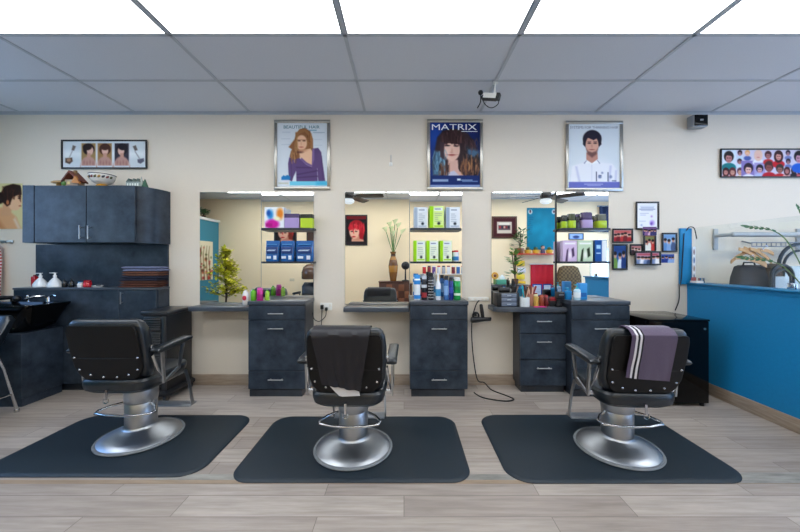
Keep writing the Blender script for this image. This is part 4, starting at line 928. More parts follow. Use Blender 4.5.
t, (x0, x1, z0, z1, y) = picture('hair_poster', 'silver framed dark blue poster of a woman with wavy hair and a fringe', 427, 120, 482.7, 190.5, .032, SILVER, p, 'poster', 'silver framed salon posters')
W_ = x1-x0; H_ = z1-z0
text('MATRIX', x0+W_*.035, y, z1-H_*.115, W_*.9, H_*.09, INKW, t); MB().box(x0+W_*.63, x0+W_*.95, y-.0004, y, z1-H_*.143, z1-H_*.134).build('lettering', INKW, t)
# third poster
p = Pic(65, 60, 392, 487, 'cfd8e0', 96)
p.ell(230, 420, 150, 130, 'd8dee8', 30)
p.poly([(75, 450), (88, 340), (160, 318), (215, 330), (270, 318), (345, 325), (375, 370), (385, 450)], 'dfe2ec', 4)
for a, b in (((110, 345), (130, 448)), ((330, 340), (318, 448)), ((365, 370), (360, 448))): p.poly([a, b, (b[0]+10, b[1]), (a[0]+8, a[1])], 'a3a7cc', 8, .7)
p.poly([(178, 250), (250, 250), (252, 295), (215, 325), (178, 300)], 'b98f83', 3)
p.ell(216, 160, 60, 60, '2f2a3c', 4); p.poly([(160, 150), (156, 195), (172, 215), (180, 180)], '2f2a3c', 3); p.poly([(270, 150), (275, 195), (258, 215), (252, 180)], '2f2a3c', 3)
p.ell(215, 200, 41, 62, 'cfa596', 3); p.poly([(174, 215), (185, 262), (215, 285), (245, 262), (256, 215), (240, 240), (215, 248), (190, 240)], '7d5f5c', 5, .85)
p.poly([(170, 175), (185, 150), (225, 168), (255, 150), (262, 185), (272, 140), (235, 108), (190, 112), (166, 140)], '332d42', 3)
p.ell(197, 188, 9, 3.5, '2c2630').ell(235, 188, 9, 3.5, '2c2630').rect(186, 177, 208, 180, '3a3038').rect(224, 177, 246, 180, '3a3038').ell(214, 207, 6, 12, 'b98d80', 3, a=.6).ell(214, 231, 14, 3.5, '8f5a58')
p.poly([(178, 298), (158, 325), (200, 322), (213, 330), (232, 322), (268, 322), (250, 296), (214, 322)], 'ebeef4', 3).poly([(160, 322), (178, 300), (183, 304), (168, 326)], '8d93ac', 2, .8).poly([(250, 298), (268, 322), (262, 326), (246, 303)], '8d93ac', 2, .8)
p.rect(212, 330, 215, 440, 'b9bed2', a=.8)
p.rect(240, 378, 246, 442, '3d4660').rect(314, 382, 320, 442, '3d4660').ell(265, 412, 12, 12, '7a86a4', a=.8).rect(256, 400, 276, 404, '4d5876').ell(280, 386, 8, 8, '8d97b2', a=.8).ell(334, 412, 10, 12, '8792ae', a=.8).rect(342, 436, 370, 442, '566080')
p.rect(65, 446, 392, 487, '7379b6', 2).rect(165, 458, 285, 464, 'b4b8dc', a=.8).rect(185, 468, 270, 473, 'b4b8dc', a=.7)
t, (x0, x1, z0, z1, y) = picture('hair_poster', 'silver framed pale poster of a dark-haired man in a white shirt', 565, 121.5, 622, 191.3, .032, SILVER, p, 'poster', 'silver framed salon posters')
W_ = x1-x0; H_ = z1-z0
text('SYSTEMS FOR THINNING HAIR', x0+W_*.03, y, z1-H_*.072, W_*.94, H_*.038, INKG, t)
# long picture over the wall cabinet (crop of 8 px per pixel, origin 55,135)
p = Pic(72, 55, 732, 265, 'c9d2d8', 150)
p.rect(72, 125, 732, 185, 'dfe6ea', 18, .8)
for x0, hc, bg, tn in ((215, '3a2a28', '9f8a64', .8), (345, '5c3d2f', 'a08560', 0), (480, '352a34', '4a4652', -.5)):
    p.rect(x0, 70, x0+120, 250, bg); p.ell(x0+60, 265, 66, 90, 'b8968e', 6)
    p.ell(x0+62, 118, 46, 46, hc, 5).ell(x0+62+tn*14, 130, 26, 36, 'd6b2a4', 4).rect(x0+48, 150, x0+76, 185, 'c09a8c', 4)
    p.ell(x0+62-tn*14, 100, 36, 26, hc, 4); p.rect(x0, 70, x0+3, 250, 'e8ebee').rect(x0+117, 70, x0+120, 250, 'e8ebee')
    for k in range(4): p.ell(x0+25+k*24, 225+(k % 2)*8, 7, 18, '94706c', 5, a=.5)
p.rect(345, 250, 465, 265, 'c9d2d8').rect(215, 250, 335, 265, 'c9d2d8').rect(480, 250, 600, 265, 'c9d2d8')
p.poly([(150, 85), (175, 95), (160, 130), (140, 125)], '77706c', 4).poly([(90, 190), (145, 185), (150, 215), (125, 238), (90, 225)], '6b5a50', 4).ell(118, 205, 16, 14, 'a58a74', 4).poly([(145, 125), (152, 130), (128, 185), (120, 180)], 'a9abb0', 3)
p.poly([(628, 95), (652, 85), (668, 125), (645, 132)], '77706c', 4).poly([(665, 200), (715, 190), (720, 215), (690, 235), (668, 225)], '6f6f7c', 4).poly([(640, 135), (650, 132), (690, 195), (680, 200)], 'a9abb0', 3)
picture('hairstyle_picture', 'long black framed picture of three hairstyle portraits over the wall cabinet', 62.7, 140.3, 148.2, 169.3, .016, DARKFR, p)
# unframed poster of a woman in profile beside the wall cabinet (crop 4.26 px, origin 0,175)
p = Pic(-60, 38, 100, 230, 'cfc79c', 80)
p.poly([(-60, 150), (10, 140), (40, 150), (75, 180), (95, 232), (-60, 232)], 'd2a582', 5).poly([(-60, 200), (-10, 170), (30, 232), (-60, 232)], 'b88a66', 8, .8)
p.poly([(22, 110), (60, 130), (48, 175), (8, 175)], 'cda384', 4).ell(66, 110, 30, 42, 'dfb89a', 3).poly([(92, 100), (99, 118), (92, 124), (90, 140), (82, 150), (72, 150)], 'dfb89a', 2)
p.poly([(95, 60), (97, 85), (80, 88), (60, 95), (45, 130), (35, 135), (15, 115), (8, 80), (25, 50), (60, 40), (90, 46)], '42291f', 3).strands(15, 48, 90, 110, ['5c3a2a', '2e1c16', '6f4a36'], 26, 4, 8, 21, .6).ell(6, 100, 18, 24, '3a241c', 3)
p.ell(86, 100, 5, 3, '3a241c').rect(80, 92, 94, 94.5, '4a3024').ell(90, 133, 5, 2.5, 'a05a4e').ell(38, 118, 6, 10, 'b5805f', 2)
p.poly([(60, 190), (70, 180), (95, 232), (80, 232)], 'd8c3ac', 4, .8)
t = thing('woman_poster', 'unframed poster of a woman with pinned up hair, beside the wall cabinet', 'poster', (wx(8, WY), YW, wz(229, WY)))
MB('d8d2b8').box(wx(-15, WY), wx(23.2, WY), WY-.006, YW, wz(229, WY), wz(183.5, WY)).build('board', PAINT, t); p.build('print', wx(-15, WY), wx(23.2, WY), wz(229, WY), wz(183.5, WY), WY-.0066, t)
# coat hooks and striped apron below it
t = thing('hook_rail', 'small metal hook rail on the wall under the woman poster', 'hook rail', (wx(4, WY), YW, wz(241, WY)))
MB().box(wx(-22, WY), wx(14, WY), WY-.012, YW, wz(243, WY), wz(240.5, WY), .002).build('rail', ALU, t)
for px in (-16, -4, 3, 11): h = MB(); x = wx(px, WY); z = wz(242, WY); h.tube(sm([(x, WY-.012, z), (x, WY-.04, z-.012), (x, WY-.05, z+.01)], 4), .005); h.build('hook', CHROME, t)
m = MB(); x = wx(3.5, WY); z = wz(243, WY); rows = []
strp = []
for i in range(33):
    q = i/32; w = .028+.028*min(1, q*3); zz = z-.015-.55*q
    rows.append([(x-.012+(-w+2*w*j/6), WY-.045+.012*math.sin(j*1.4+q*3)*min(1, q*4)-.004, zz) for j in range(7)])
for i in range(32): m.color('b3161c' if i % 2 == 0 or i < 3 else 'e6dcd6'); m.sheet(rows[i:i+2], .004)
t = m.build('striped_apron', CLOTHP); tag(t, 'red and white striped cloth hanging from the hook rail', 'apron')
# security camera and loudspeaker
t = thing('security_camera', 'white and black security camera hanging from the ceiling grid', 'camera', (wx(491, 2.93), 2.93, ZC)); cd = 2.93
x, z = wx(491.5, cd), wz(96.5, cd); zt = ZC-.0065
f = MB(); f.cyl((x+.035, cd, zt), (x+.035, cd, zt-.012), .025, n=20); f.cyl((x+.035, cd, zt-.01), (x+.025, cd, z+.03), .008); f.ball((x+.025, cd, z+.03), .012); f.build('bracket', WHITEP, t)
d0 = Vector((1, -.5, -.30)).normalized(); c0 = Vector((x, cd, z)); up = Vector((0, 0, 1)); sd = d0.cross(up).normalized(); u2 = sd.cross(d0)
def cam_box(a, b, w, h, off=0):
    R = []
    for q in (a, b): R.append([c0+d0*q+sd*w*sx+u2*(h*sz+off) for sx, sz in ((-1, -1), (1, -1), (1, 1), (-1, 1))])
    return R
MB().loft(cam_box(-.07, .045, .022, .022), smooth=False).build('body', WHITEP, t); f = MB(); f.loft(cam_box(.045, .075, .025, .026), smooth=False); f.loft(cam_box(-.08, .045, .025, .004, -.026), smooth=False); f.build('sunshade', BLACKP, t)
f = MB(); f.ball(c0-d0*.1+up*.03, .022, 10); f.ball(c0-d0*.085+up*.0-sd*.02, .017, 10); f.tube(sm([c0-d0*.09, c0-d0*.06-up*.07, c0-up*.1, c0+d0*.06-up*.06, c0+d0*.06+up*.0]), .004, 6); f.tube(sm([c0-d0*.1+up*.03, c0-d0*.1-up*.05, c0-d0*.13-up*.11]), .005, 6); f.build('cable', CORD, t)
t = thing('loudspeaker', 'small grey box loudspeaker with a black face at the top of the wall', 'speaker', (wx(697, WY), YW, wz(127, WY)))
d = 3.42; M = Matrix.Translation((wx(701, d), d+.043, wz(120.3, d)))
MB().box(-.074, .074, -.0425, .0425, -.062, .062, .006, M=M).build('body', GREYM, t); MB().box(-.068, .068, -.048, -.043, -.056, .056, .004, M=M).build('grille', BLACKG, t); MB().box(-.012, .02, -.0505, -.0485, -.004, .012, M=M).build('badge', ALU, t); MB().cyl((wx(701, d), d+.085, wz(120.3, d)), (wx(701, d), YW, wz(120.3, d)), .015).build('bracket', GREYM, t)
# family photographs
def certificate():
    p = Pic(0, 0, 140, 170, 'dfe2ea', 40)
    for y, a, b, c in ((18, 20, 120, 'b9bfd0'), (28, 25, 115, '8f97b0'), (38, 15, 125, '7d87a4'), (46, 25, 110, 'a2a9c0'), (66, 20, 80, 'aab0c4'), (78, 20, 60, 'b8bdd0'), (120, 15, 60, 'b5bccf')): p.rect(a, y, b, y+6, c, a=.8)
    p.ell(100, 90, 8, 8, 'b59ac8', 4, a=.8).ell(103, 135, 18, 20, 'a98fd0', 6, a=.7).ell(98, 140, 8, 10, '6f5aa8', 4, a=.7).ell(30, 150, 8, 8, 'a8b4d0', 3, a=.7); return p
def snap(seed, bg, cols, n, kind=0):
    r = random.Random(seed); p = Pic(0, 0, 100, 80, bg, 34)
    p.rect(0, 0, 100, 26, r.choice(cols), 8, .6)
    for k in range(n):
        x = (k+.5)*100/n+r.uniform(-4, 4); y = 34+r.uniform(-6, 8); c = r.choice(cols); p.ell(x, y+36, 60/n*.8+4, 30, c, 3); p.ell(x, y, 40/n*.6+4, 11, 'c79a86', 2); p.ell(x, y-6, 40/n*.6+5, 7, '2c2226', 2)
    return p
FR = [('certificate_picture', 'black framed certificate with text, highest of the cluster by the third station', 634.8, 201.8, 658.2, 229.8, certificate(), 'picture', 0),
      ('framed_photo', 'black framed group photo of people in red, at the upper mirror side of the cluster', 611.3, 228.6, 632.2, 243, snap(1, 'c8b8b4', ['a8323a', 'b84a4a', 'd8d0cc', '7a2a34'], 5), 'photo', 0),
      ('framed_photo', 'tall black framed blue photo nearest the mirror edge', 611.3, 244.2, 626.8, 269.8, snap(2, '3f6a9c', ['2a4a80', '7a9a5a', 'c8d4e0', '4a80b8', '8a3a44'], 3), 'photo', 0),
      ('framed_photo', 'small black framed photo between the tall blue photo and the double frame', 628.8, 244.2, 642, 255.2, snap(3, 'cfc4c0', ['a8585a', 'd8c8c0', '5a4a50'], 3), 'photo', 0),
      ('framed_photo', 'black framed red and green photo hanging under the certificate', 641.6, 234.4, 654.2, 252.2, snap(4, 'a85a5a', ['c0504a', '6a9a5a', 'c86a8a', 'd8d8d0'], 3), 'photo', .014),
      ('framed_photo', 'black frame holding two photos, lowest of the cluster', 632, 251.2, 658, 265.2, snap(5, 'b8c4d4', ['8090b0', 'e0e0e4', 'a83a44', '4a5a7a'], 6), 'photo', .028),
      ('framed_photo', 'black framed pale blue photo beside the teal post', 660.8, 232.8, 676.2, 252.2, snap(6, 'a8c0d8', ['6a90c0', 'dfe6ee', '8aa4c8', '5a6a8a'], 3), 'photo', 0)]
for n, lb, a, b, c, e, pc, cat, off in FR:
    t, q = picture(n, lb, a, b, c, e, .017, DARKFR, pc, cat, 'family photos on the wall', .02, WY, YW-off)
    if 'two photos' in lb: MB().box(q[0]+(q[1]-q[0])*.64-.008, q[0]+(q[1]-q[0])*.64+.008, YW-off-.02, YW-off-.012, q[2], q[3]).build('divider', DARKFR, t)
def card(label, a, b, c, e, pc, off):
    t = thing('photo_card', label, 'photo', (wx((a+c)/2, WY), YW-off, wz(e, WY)), 'family photos on the wall')
    MB('d8d8dc').box(wx(a, WY), wx(c, WY), YW-off-.002, YW-off, wz(e, WY), wz(b, WY)).build('card', PAINT, t); pc.build('print', wx(a, WY), wx(c, WY), wz(e, WY), wz(b, WY), YW-off-.0026, t)
card('unframed purple group photo tucked under the certificate', 640.2, 227.2, 654, 235.6, snap(7, '5a4a70', ['4a4470', 'c8a8b8', '8a6a90', 'd0d0e0'], 5), .0345)
card('unframed blue photo below the pale blue framed one', 661.2, 254.2, 674, 262.8, snap(8, '5a78b0', ['3a5090', '90a8d0', '2c3a60'], 4), 0)
# long hairstyle chart (crop 9.41 px, origin 715,140)
p = Pic(50, 95, 1230, 345, 'c9ccdc', 240)
p.rect(50, 95, 1230, 345, 'c5c0d2')
head(p, 120, 165, 55, '2c2024', 'b08080', '1f7f84', 'c8d4e0')
for cx, cy, r, h, s, sh, lg, bg in ((92, 300, 34, '4a2c30', 'c09088', 'c86a60', True, None), (155, 300, 36, '6a3a3c', 'c8a090', 'c87a70', True, None), (225, 125, 26, '3a2c38', 'b08a90', 'b8c8d8', False, None), (222, 205, 26, '4a3440', 'b08a88', 'c0d0d8', False, None), (228, 300, 36, '6a4a58', 'd0a890', 'e0c8a0', False, None),
                     (296, 125, 28, 'd8a878', 'e0b8a8', '5a6aa0', False, None), (305, 275, 52, '3a2a3c', 'd8b0a8', 'e0e0ec', False, '8a7fb0'), (398, 140, 42, 'd8b8a8', 'd8b0a8', 'd8d8e0', True, None), (412, 275, 40, '2c2838', 'c8a0a0', 'a8b0d0', False, 'a098c0'), (492, 145, 38, '5a3438', 'a87878', 'b83a3c', False, None), (500, 255, 52, '5a3c3c', '8a5a58', 'b02c3c', False, None),
                     (590, 150, 46, '4a2a30', 'c89890', 'b82a3a', True, None), (602, 275, 44, '4a4440', '9a7068', 'b03038', False, None), (680, 125, 26, '3a3448', 'b09098', '7a84b0', False, None), (682, 205, 26, '3a3040', 'a88a90', '7080b0', False, None), (670, 290, 32, '5a3438', 'b88a88', 'c8a0a0', True, None), (735, 285, 28, '241e28', '6a5a60', '2c2a38', True, None), (790, 290, 24, '4a2c34', 'c09098', 'b86a70', True, None), (785, 165, 58, '2c2830', 'b890a0', '2a6ac0', False, None)):
    head(p, cx, cy, r, h, s, sh, bg, 0, lg)
for k in range(7): head(p, 880+k*52, 150+(k % 2)*10, 34, ['3a2a30', '5a3a34', '2a2430'][k % 3], 'c09088', ['b03038', '5a6aa0', 'd8d8e0'][k % 3], None, 0, k % 2 == 0); head(p, 870+k*54, 285, 34, ['4a3034', '2c2830', '6a4a40'][k % 3], 'c8a090', ['c8a0a0', '7080b0', 'b82a3a'][k % 3], None, 0, k % 2 == 1)
picture('hairstyle_chart', 'long black framed chart of many haircut portraits above the glass screen', 719, 149, 846, 178, .014, DARKFR, p)

# ================================================================== beyond the teal half wall
t = thing('coat_rail', 'grey wall mounted coat rail seen through the glass screen', 'coat rail', (4.2, YW, 1.5))
for px in (714.5, 797): b = MB(); x = wx(px, WY); b.prism([(x-.022+.022*0, 1.43), (x+.022, 1.43), (x+.022, 1.65), (x-.022, 1.65)], 'y', WY-.02, YW, .004); b.cyl((x, WY-.015, 1.575), (x, WY-.2, 1.575), .018, n=14); b.ball((x, WY-.2, 1.575), .026, 12); b.build('bracket', RAILM, t)
r = MB(); r.cyl((wx(714.5, WY), WY-.2, 1.575), (wx(830, WY), WY-.2, 1.575), .025, n=16); r.build('rail', RAILM, t)
r = MB(); 
for q in (1.50, 1.46): r.cyl((wx(742, WY), WY-.1, q), (wx(830, WY), WY-.1, q), .006, n=10)
for k in range(18): r.cyl((wx(742, WY)+k*.05, WY-.1, 1.46), (wx(742, WY)+k*.05, WY-.1, 1.5), .004, n=8)
r.cyl((wx(742, WY), WY-.1, 1.49), (wx(742, WY), YW, 1.52), .008); r.cyl((wx(828, WY), WY-.1, 1.49), (wx(828, WY), YW, 1.52), .008); r.build('wire_rack', GREYM, t)
d = 3.25
t = thing('garment_bag', 'black garment bag standing under the wooden hangers behind the half wall', 'bag', (wx(750, d), d, .5)); cx, w = wx(749, d), .16
MB().loft(pad([(cx, d, 0.0, .17, .08), (cx, d, .02, .18, .09), (cx, d, .9, .17, .08), (cx, d, 1.15, .15, .06), (cx, d, 1.255, .125, .04), (cx, d, 1.27, .10, .02)], 32, 5)).build('bag', mat('black_woven_bag', '2a2b30', .75, var=.2, scale=60), t)
m = MB(); m.tube([(cx-.06, d, 1.26), (cx-.05, d, 1.295), (cx+.05, d, 1.295), (cx+.06, d, 1.26)], .008); m.build('strap', BLACKP, t)
t = thing('brown_bag', 'brown canvas bag beside the black garment bag behind the half wall', 'bag', (wx(771, d), d, .5)); cx = wx(770.5, d+.05)
MB().loft(pad([(cx, d+.05, 0, .065, .07), (cx, d+.05, .02, .075, .08), (cx, d+.05, 1.1, .072, .07), (cx, d+.05, 1.27, .07, .05), (cx, d+.05, 1.285, .04, .03)], 28, 5)).build('bag', mat('brown_canvas', '4a3c34', .85, var=.15, scale=80), t)
# wooden hangers heaped on the bag
hg = [(735, 258, 764, 266, 3.12), (739, 249, 760, 263, 3.14), (744, 248, 764, 265, 3.16), (750, 249, 769, 262, 3.13), (731, 262, 752, 250, 3.17), (755, 251, 771, 254, 3.15)]
for k, (a, b, c, e, dd) in enumerate(hg):
    t = thing('wooden_hanger', ['wooden clothes hanger in the heap behind the glass screen, lowest', 'wooden clothes hanger in the heap, running down from the peak', 'wooden clothes hanger in the middle of the heap behind the glass', 'wooden clothes hanger on the entry side of the heap', 'wooden clothes hanger on the salon side of the heap', 'short wooden hanger near the arched chairs'][k], 'hanger', (wx(a, dd), dd, wz(b, dd)), 'wooden hangers in a heap')
    P0 = Vector((wx(a, dd), dd, wz(b, dd))); P1 = Vector((wx(c, dd), dd-.02, wz(e, dd))); mid = (P0+P1)/2+Vector((0, 0, .02))
    MB().bar(sm([P0, P0.lerp(mid, .5)+Vector((0, 0, .008)), mid, P1.lerp(mid, .5)+Vector((0, 0, .008)), P1], 3), .03, .012, (0, 0, 1)).build('bar', WOODH, t)
    MB().tube(sm([mid, mid+Vector((0, .0, .03)), mid+Vector((.018, 0, .045)), mid+Vector((.03, 0, .03))], 4), .0025, 6).build('hook', CHROME, t)
# arched metal chairs
ARCH = mat('dark_blue_metal', '16242e', .4, .1, var=.1)
def arch_chair(label, x, y, w, h, sd=.42):
    t = thing('arched_chair', label, 'chair', (x, y, 0), 'arched metal chairs at the entry'); f = MB(); r = w/2
    pts = [(x-r, y, 0), (x-r, y, h-r)]+[(x-r*math.cos(PI*k/14), y, h-r+r*math.sin(PI*k/14)) for k in range(1, 14)]+[(x+r, y, h-r), (x+r, y, 0)]
    f.tube(pts, .016, 10); r2 = r*.78
    pts = [(x-r2, y, .5), (x-r2, y, h-r-.02)]+[(x-r2*math.cos(PI*k/12), y, h-r-.02+r2*math.sin(PI*k/12)) for k in range(1, 12)]+[(x+r2, y, h-r-.02), (x+r2, y, .5)]
    f.tube(pts, .012, 10); f.tube([(x+.05*math.cos(a), y, .98+.05*math.sin(a)) for a in [2*PI*k/16 for k in range(16)]], .008, 8, True); f.cyl((x-r, y, .5), (x+r, y, .5), .012)
    f.build('back_frame', ARCH, t); MB().box(x-r2+.013, x+r2-.013, y-.003, y+.003, .52, h-r*1.05).build('back_panel', FROST, t)
    MB().box(x-r, x+r, y-sd, y-.017, .44, .48, .015).build('seat', LEATHER, t)
    for sx in (-1, 1): MB().cyl((x+sx*(r-.02), y-sd+.02, 0), (x+sx*(r-.02), y-sd+.02, .44), .013).build('leg', ARCH, t)
arch_chair('dark arched metal chair with a frosted panel behind the half wall', wx(800, 3.32), 3.32, .42, 1.48)
arch_chair('smaller dark arched metal chair beside the brown bag', wx(782, 3.12), 3.12, .20, 1.27, .25)
# potted zamioculcas
def leaf(mb, p, d, n, L, w):
    d = d.normalized(); s = d.cross(n).normalized(); n = s.cross(d)
    mb.add([p, p+d*L*.35+s*w*.5+n*.004, p+d*L*.7+s*w*.42, p+d*L, p+d*L*.7-s*w*.42, p+d*L*.35-s*w*.5+n*.004, p+d*L*.5-n*w*.12], [[0, 1, 6], [1, 2, 6], [2, 3, 6], [3, 4, 6], [4, 5, 6], [5, 0, 6]], True)
t = thing('potted_plant', 'potted plant with glossy paired leaves on arching stems behind the half wall', 'plant', (wx(810, 2.72), 2.66, 0))
cx, cy = wx(800, 2.72), 2.66
MB('c8ccd0').lathe([(.09, 0), (.12, .02), (.14, .3), (.15, .32), (.14, .32), (.12, .29), (.001, .28)], cx+.1, cy, .62, 28).build('pot', GLOSSP, t)
MB().box(cx-.06, cx+.26, cy-.16, cy+.16, 0, .615, .01).build('stand', WOODB, t)
stm = MB(); lv = MB(); rnd = random.Random(3)
tips = [((wx(748.5, 3.05), 3.05, wz(227, 3.05)), .2), ((wx(799, 2.8), 2.8, wz(210, 2.8)), .05), ((wx(744, 3.06), 3.06, wz(258, 3.06)), .12), ((wx(830, 2.8), 2.7, 1.5), .1)]
for tip, sag in tips:
    b0 = Vector((cx+.1, cy, .92)); b1 = Vector(tip); midp = b0.lerp(b1, .55)+Vector((.05, 0, sag)); P = sm([b0, midp, b1], 14)
    stm.tube(P, .0045, 6)
    for i in range(17, len(P)-1, 2):
        dr = (P[i+1]-P[i]).normalized()
        for sgn in (-1, 1): leaf(lv, P[i], dr*.6+Vector((.0, sgn*.35, .55 if sgn > 0 else -.2)), Vector((0, -1, .2)), .034+.01*rnd.random(), .017)
    leaf(lv, P[-1], P[-1]-P[-2], Vector((0, -1, .2)), .06, .026)
stm.build('stems', mat('green_stem', '56703c', .5), t); o = lv.build('leaves', mat('dark_glossy_leaves', '1f4a2c', .35, col2='2f6a3c'), t)
# small things on and by the teal post
t = MB().tube(sm([(HX-.035, WY-.034, 1.63), (HX-.01, WY-.04, 1.665), (HX+.03, WY-.05, 1.655), (HX+.052, WY-.05, 1.58), (HX+.058, WY-.05, 1.54)]), .005, 7); o = t.build('desk_lamp_cable', CORD); tag(o, 'thin black bent cable over the top of the teal post', 'cable')
o = MB().tube(sm([(HX-.06, WY-.034, 1.6), (HX-.075, WY-.034, 1.35), (HX-.09, WY-.034, 1.12), (HX-.105, WY-.03, 1.03), (HX-.11, WY-.03, .9), (HX-.15, WY-.03, .79)]), .005, 7).build('wall_cable', CORD); tag(o, 'black cable running down the teal post to the fridge', 'cable')
t = thing('photo_strip', 'narrow strip of small pale photos standing at the glass by the post', 'photo', (HX+.03, WY-.06, 1.1)); q = Pic(0, 0, 20, 100, 'd8dee6', 12)
for k in range(4): q.ell(10, 14+k*24, 6, 8, ['8a7a80', '6a80a8', 'a08a80', '7a8898'][k], 2); q.rect(0, 24+k*24, 20, 26+k*24, 'f0f2f4')
MB('dfe3e8').box(HX+.02, HX+.05, WY-.046, WY-.04, HT+.0205, 1.46).build('strip', PAINT, t); q.build('print', HX+.021, HX+.049, HT+.03, 1.455, WY-.0466, t)
t = thing('card_stack', 'small stack of business cards on the half wall by the post', 'cards', (HX+.0, WY-.1, HT+.02)); m = MB('e6e2e0'); m.box(HX-.02, HX+.05, WY-.14, WY-.06, HT+.0205, HT+.04); m.build('cards', PAINT, t); MB('9a5a58').box(HX+.0, HX+.05, WY-.055, WY-.05, HT+.0205, HT+.075).build('leaning_card', PAINT, t)
# ================================================================== the room behind the camera, seen in the mirrors
def mx(px, D): return (px-PX)*D/F                     # a point seen in a mirror: depth D along the folded path
def mz(py, D): return EYE-(py-PY)*D/F
def my(D): return 2*WY-D
DB = 2*WY-YN; YB = YN+.0005
def back_picture(name, label, px0, py0, px1, py1, fw, fm, pic, cat='picture'):
    x0, x1, z0, z1 = mx(px0, DB), mx(px1, DB), mz(py1, DB), mz(py0, DB)
    t = thing(name, label, cat, ((x0+x1)/2, YB, z0))
    MB().box(x0+.004, x1-.004, YB, YB+.012, z0+.004, z1-.004).build('backing_board', DARKFR, t); f = MB()
    for a, b, c, e in ((x0, x1, z0, z0+fw), (x0, x1, z1-fw, z1), (x0, x0+fw, z0+fw, z1-fw), (x1-fw, x1, z0+fw, z1-fw)): f.box(a, b, YB, YB+.024, c, e, .003, 1)
    f.build('frame', fm, t); pic.build('print', x0+fw, x1-fw, z0+fw, z1-fw, YB+.0135, t); return t, (x0+fw, x1-fw, z0+fw, z1-fw)
def redhead(hair='a02030'):
    p = Pic(0, 0, 90, 120, '2a2426', 56)
    p.rect(0, 0, 90, 14, '7a2028').poly([(20, 120), (24, 96), (48, 84), (76, 96), (84, 120)], 'c99a86', 3)
    p.ell(46, 50, 36, 34, hair, 3).poly([(60, 40), (84, 60), (76, 100), (58, 96)], hair, 3); p.poly([(36, 84), (58, 82), (60, 104), (34, 104)], 'c08f7a', 3)
    p.ell(36, 66, 23, 30, 'dcae98', 3).poly([(8, 52), (18, 36), (60, 40), (66, 62), (40, 52), (14, 62)], 'c0303e', 3).strands(14, 24, 78, 70, ['c83a48', '7a1622', 'd8505a'], 26, 4, 6, 4, .6)
    p.ell(25, 66, 5, 2, '2c2024').ell(44, 66, 5, 2, '2c2024').ell(33, 88, 8, 3, 'b03a40').rect(0, 108, 90, 120, '3a3034'); return p
back_picture('red_hair_poster', 'black framed poster of a red-haired woman facing the middle mirror', 345.5, 215, 367.5, 245.5, .03, DARKFR, redhead(), 'poster')
p = redhead('8a3a22'); p.I = p.I*.9
back_picture('hair_poster', 'black framed poster of a red-brown-haired woman seen between the shelves of the first mirror', 274.5, 216, 297, 243, .03, DARKFR, p, 'poster')
back_picture('dark_picture', 'small dark framed picture seen at the edge of the first mirror', 307, 229, 316, 241, .02, DARKFR, Pic(0, 0, 10, 10, '5a4a42', 10))
p = Pic(0, 0, 100, 90, '5a2f35', 40); p.rect(16, 18, 84, 74, 'c8bdb0').rect(22, 34, 78, 58, '6a5a60').rect(26, 24, 74, 32, 'e0d8cc')
for k in range(5): p.ell(30+k*10, 44, 4, 6, ['b03a40', '3a3a50', 'c8a090', '8a3038', '2c2c38'][k], 2)
back_picture('certificate_picture', 'brown framed certificate with a burgundy mount seen in the third mirror', 491.5, 216.5, 516.5, 238.5, .045, WOODB, p)
p = Pic(0, 0, 60, 44, '6a86b0', 20); p.rect(4, 4, 56, 40, '9ab0d0').ell(30, 26, 14, 12, '4a5a80', 3)
back_picture('blue_picture', 'small blue framed picture seen under the upper shelf of the third mirror', 568, 231, 583, 237.5, .015, DARKFR, p)
# teal pin board
x0, x1, z0, z1 = mx(526.5, DB), mx(556, DB), mz(250, DB), mz(208, DB)
t = thing('notice_board', 'large turquoise notice board seen in the third mirror', 'board', ((x0+x1)/2, YB, z0)); p = Pic(0, 0, 100, 140, '148096', 50)
rnd = random.Random(2)
for k in range(9): p.rect(6, 30+k*7, 6+rnd.uniform(6, 14), 32+k*7, '1a5a78', a=.6)
for k in range(10): p.ell(rnd.uniform(20, 95), rnd.uniform(20, 130), 9, 12, '2498b0', 8, a=.4)
p.ell(10, 12, 7, 8, 'e0d8d4').ell(10, 12, 3, 4, '4a3040').ell(92, 12, 7, 8, 'e0d8d4').ell(92, 12, 3, 4, '4a3040'); p.rect(8, 6, 12, 9, '2c2430')
MB('15788e').box(x0, x1, YB, YB+.014, z0, z1, .003).build('board', PAINT, t); p.build('print', x0+.01, x1-.01, z0+.01, z1-.01, YB+.0148, t)
# red shelf with little pots
x0, x1, zs = mx(514.5, 8.35), mx(556, 8.35), mz(253.5, 8.35); ys = my(8.35)
o = MB('c23a24').box(x0, x1, YB, ys+.08, zs-.03, zs, .004).build('red_shelf', PAINT); tag(o, 'narrow red wall shelf under the turquoise notice board', 'shelf')
for k, px in enumerate((527.5, 535.5, 549)):
    x = mx(px, 8.35); t = thing('flower_pot', ['small yellow pot nearest the trailing plant on the red shelf', 'small yellow pot in the middle of the red shelf', 'small yellow pot at the far end of the red shelf'][k], 'pot', (x, ys, zs), 'little pots on the red shelf')
    MB('d8a832').lathe([(.05, 0), (.07, .01), (.085, .09), (.08, .09), (.001, .08)], x, ys, zs+.001, 18).build('pot', PAINT, t); m = MB('3a4a2a'); m.ball((x, ys, zs+.12), .055, 8, (1, 1, .8)); m.build('plant', PAINT, t)
x = mx(542.5, 8.35); t = thing('doll_figurine', 'small dark-haired figurine sitting on the red shelf', 'figurine', (x, ys, zs)); MB('3a2a4a').lathe([(.06, 0), (.05, .08), (.02, .12)], x, ys, zs+.001, 14).build('body', PAINT, t); MB('c89a88').ball((x, ys, zs+.15), .045, 10).build('head', PAINT, t); MB('1c1418').ball((x, ys-.01, zs+.168), .046, 10, (1.05, 1, .8)).build('hair', PAINT, t)
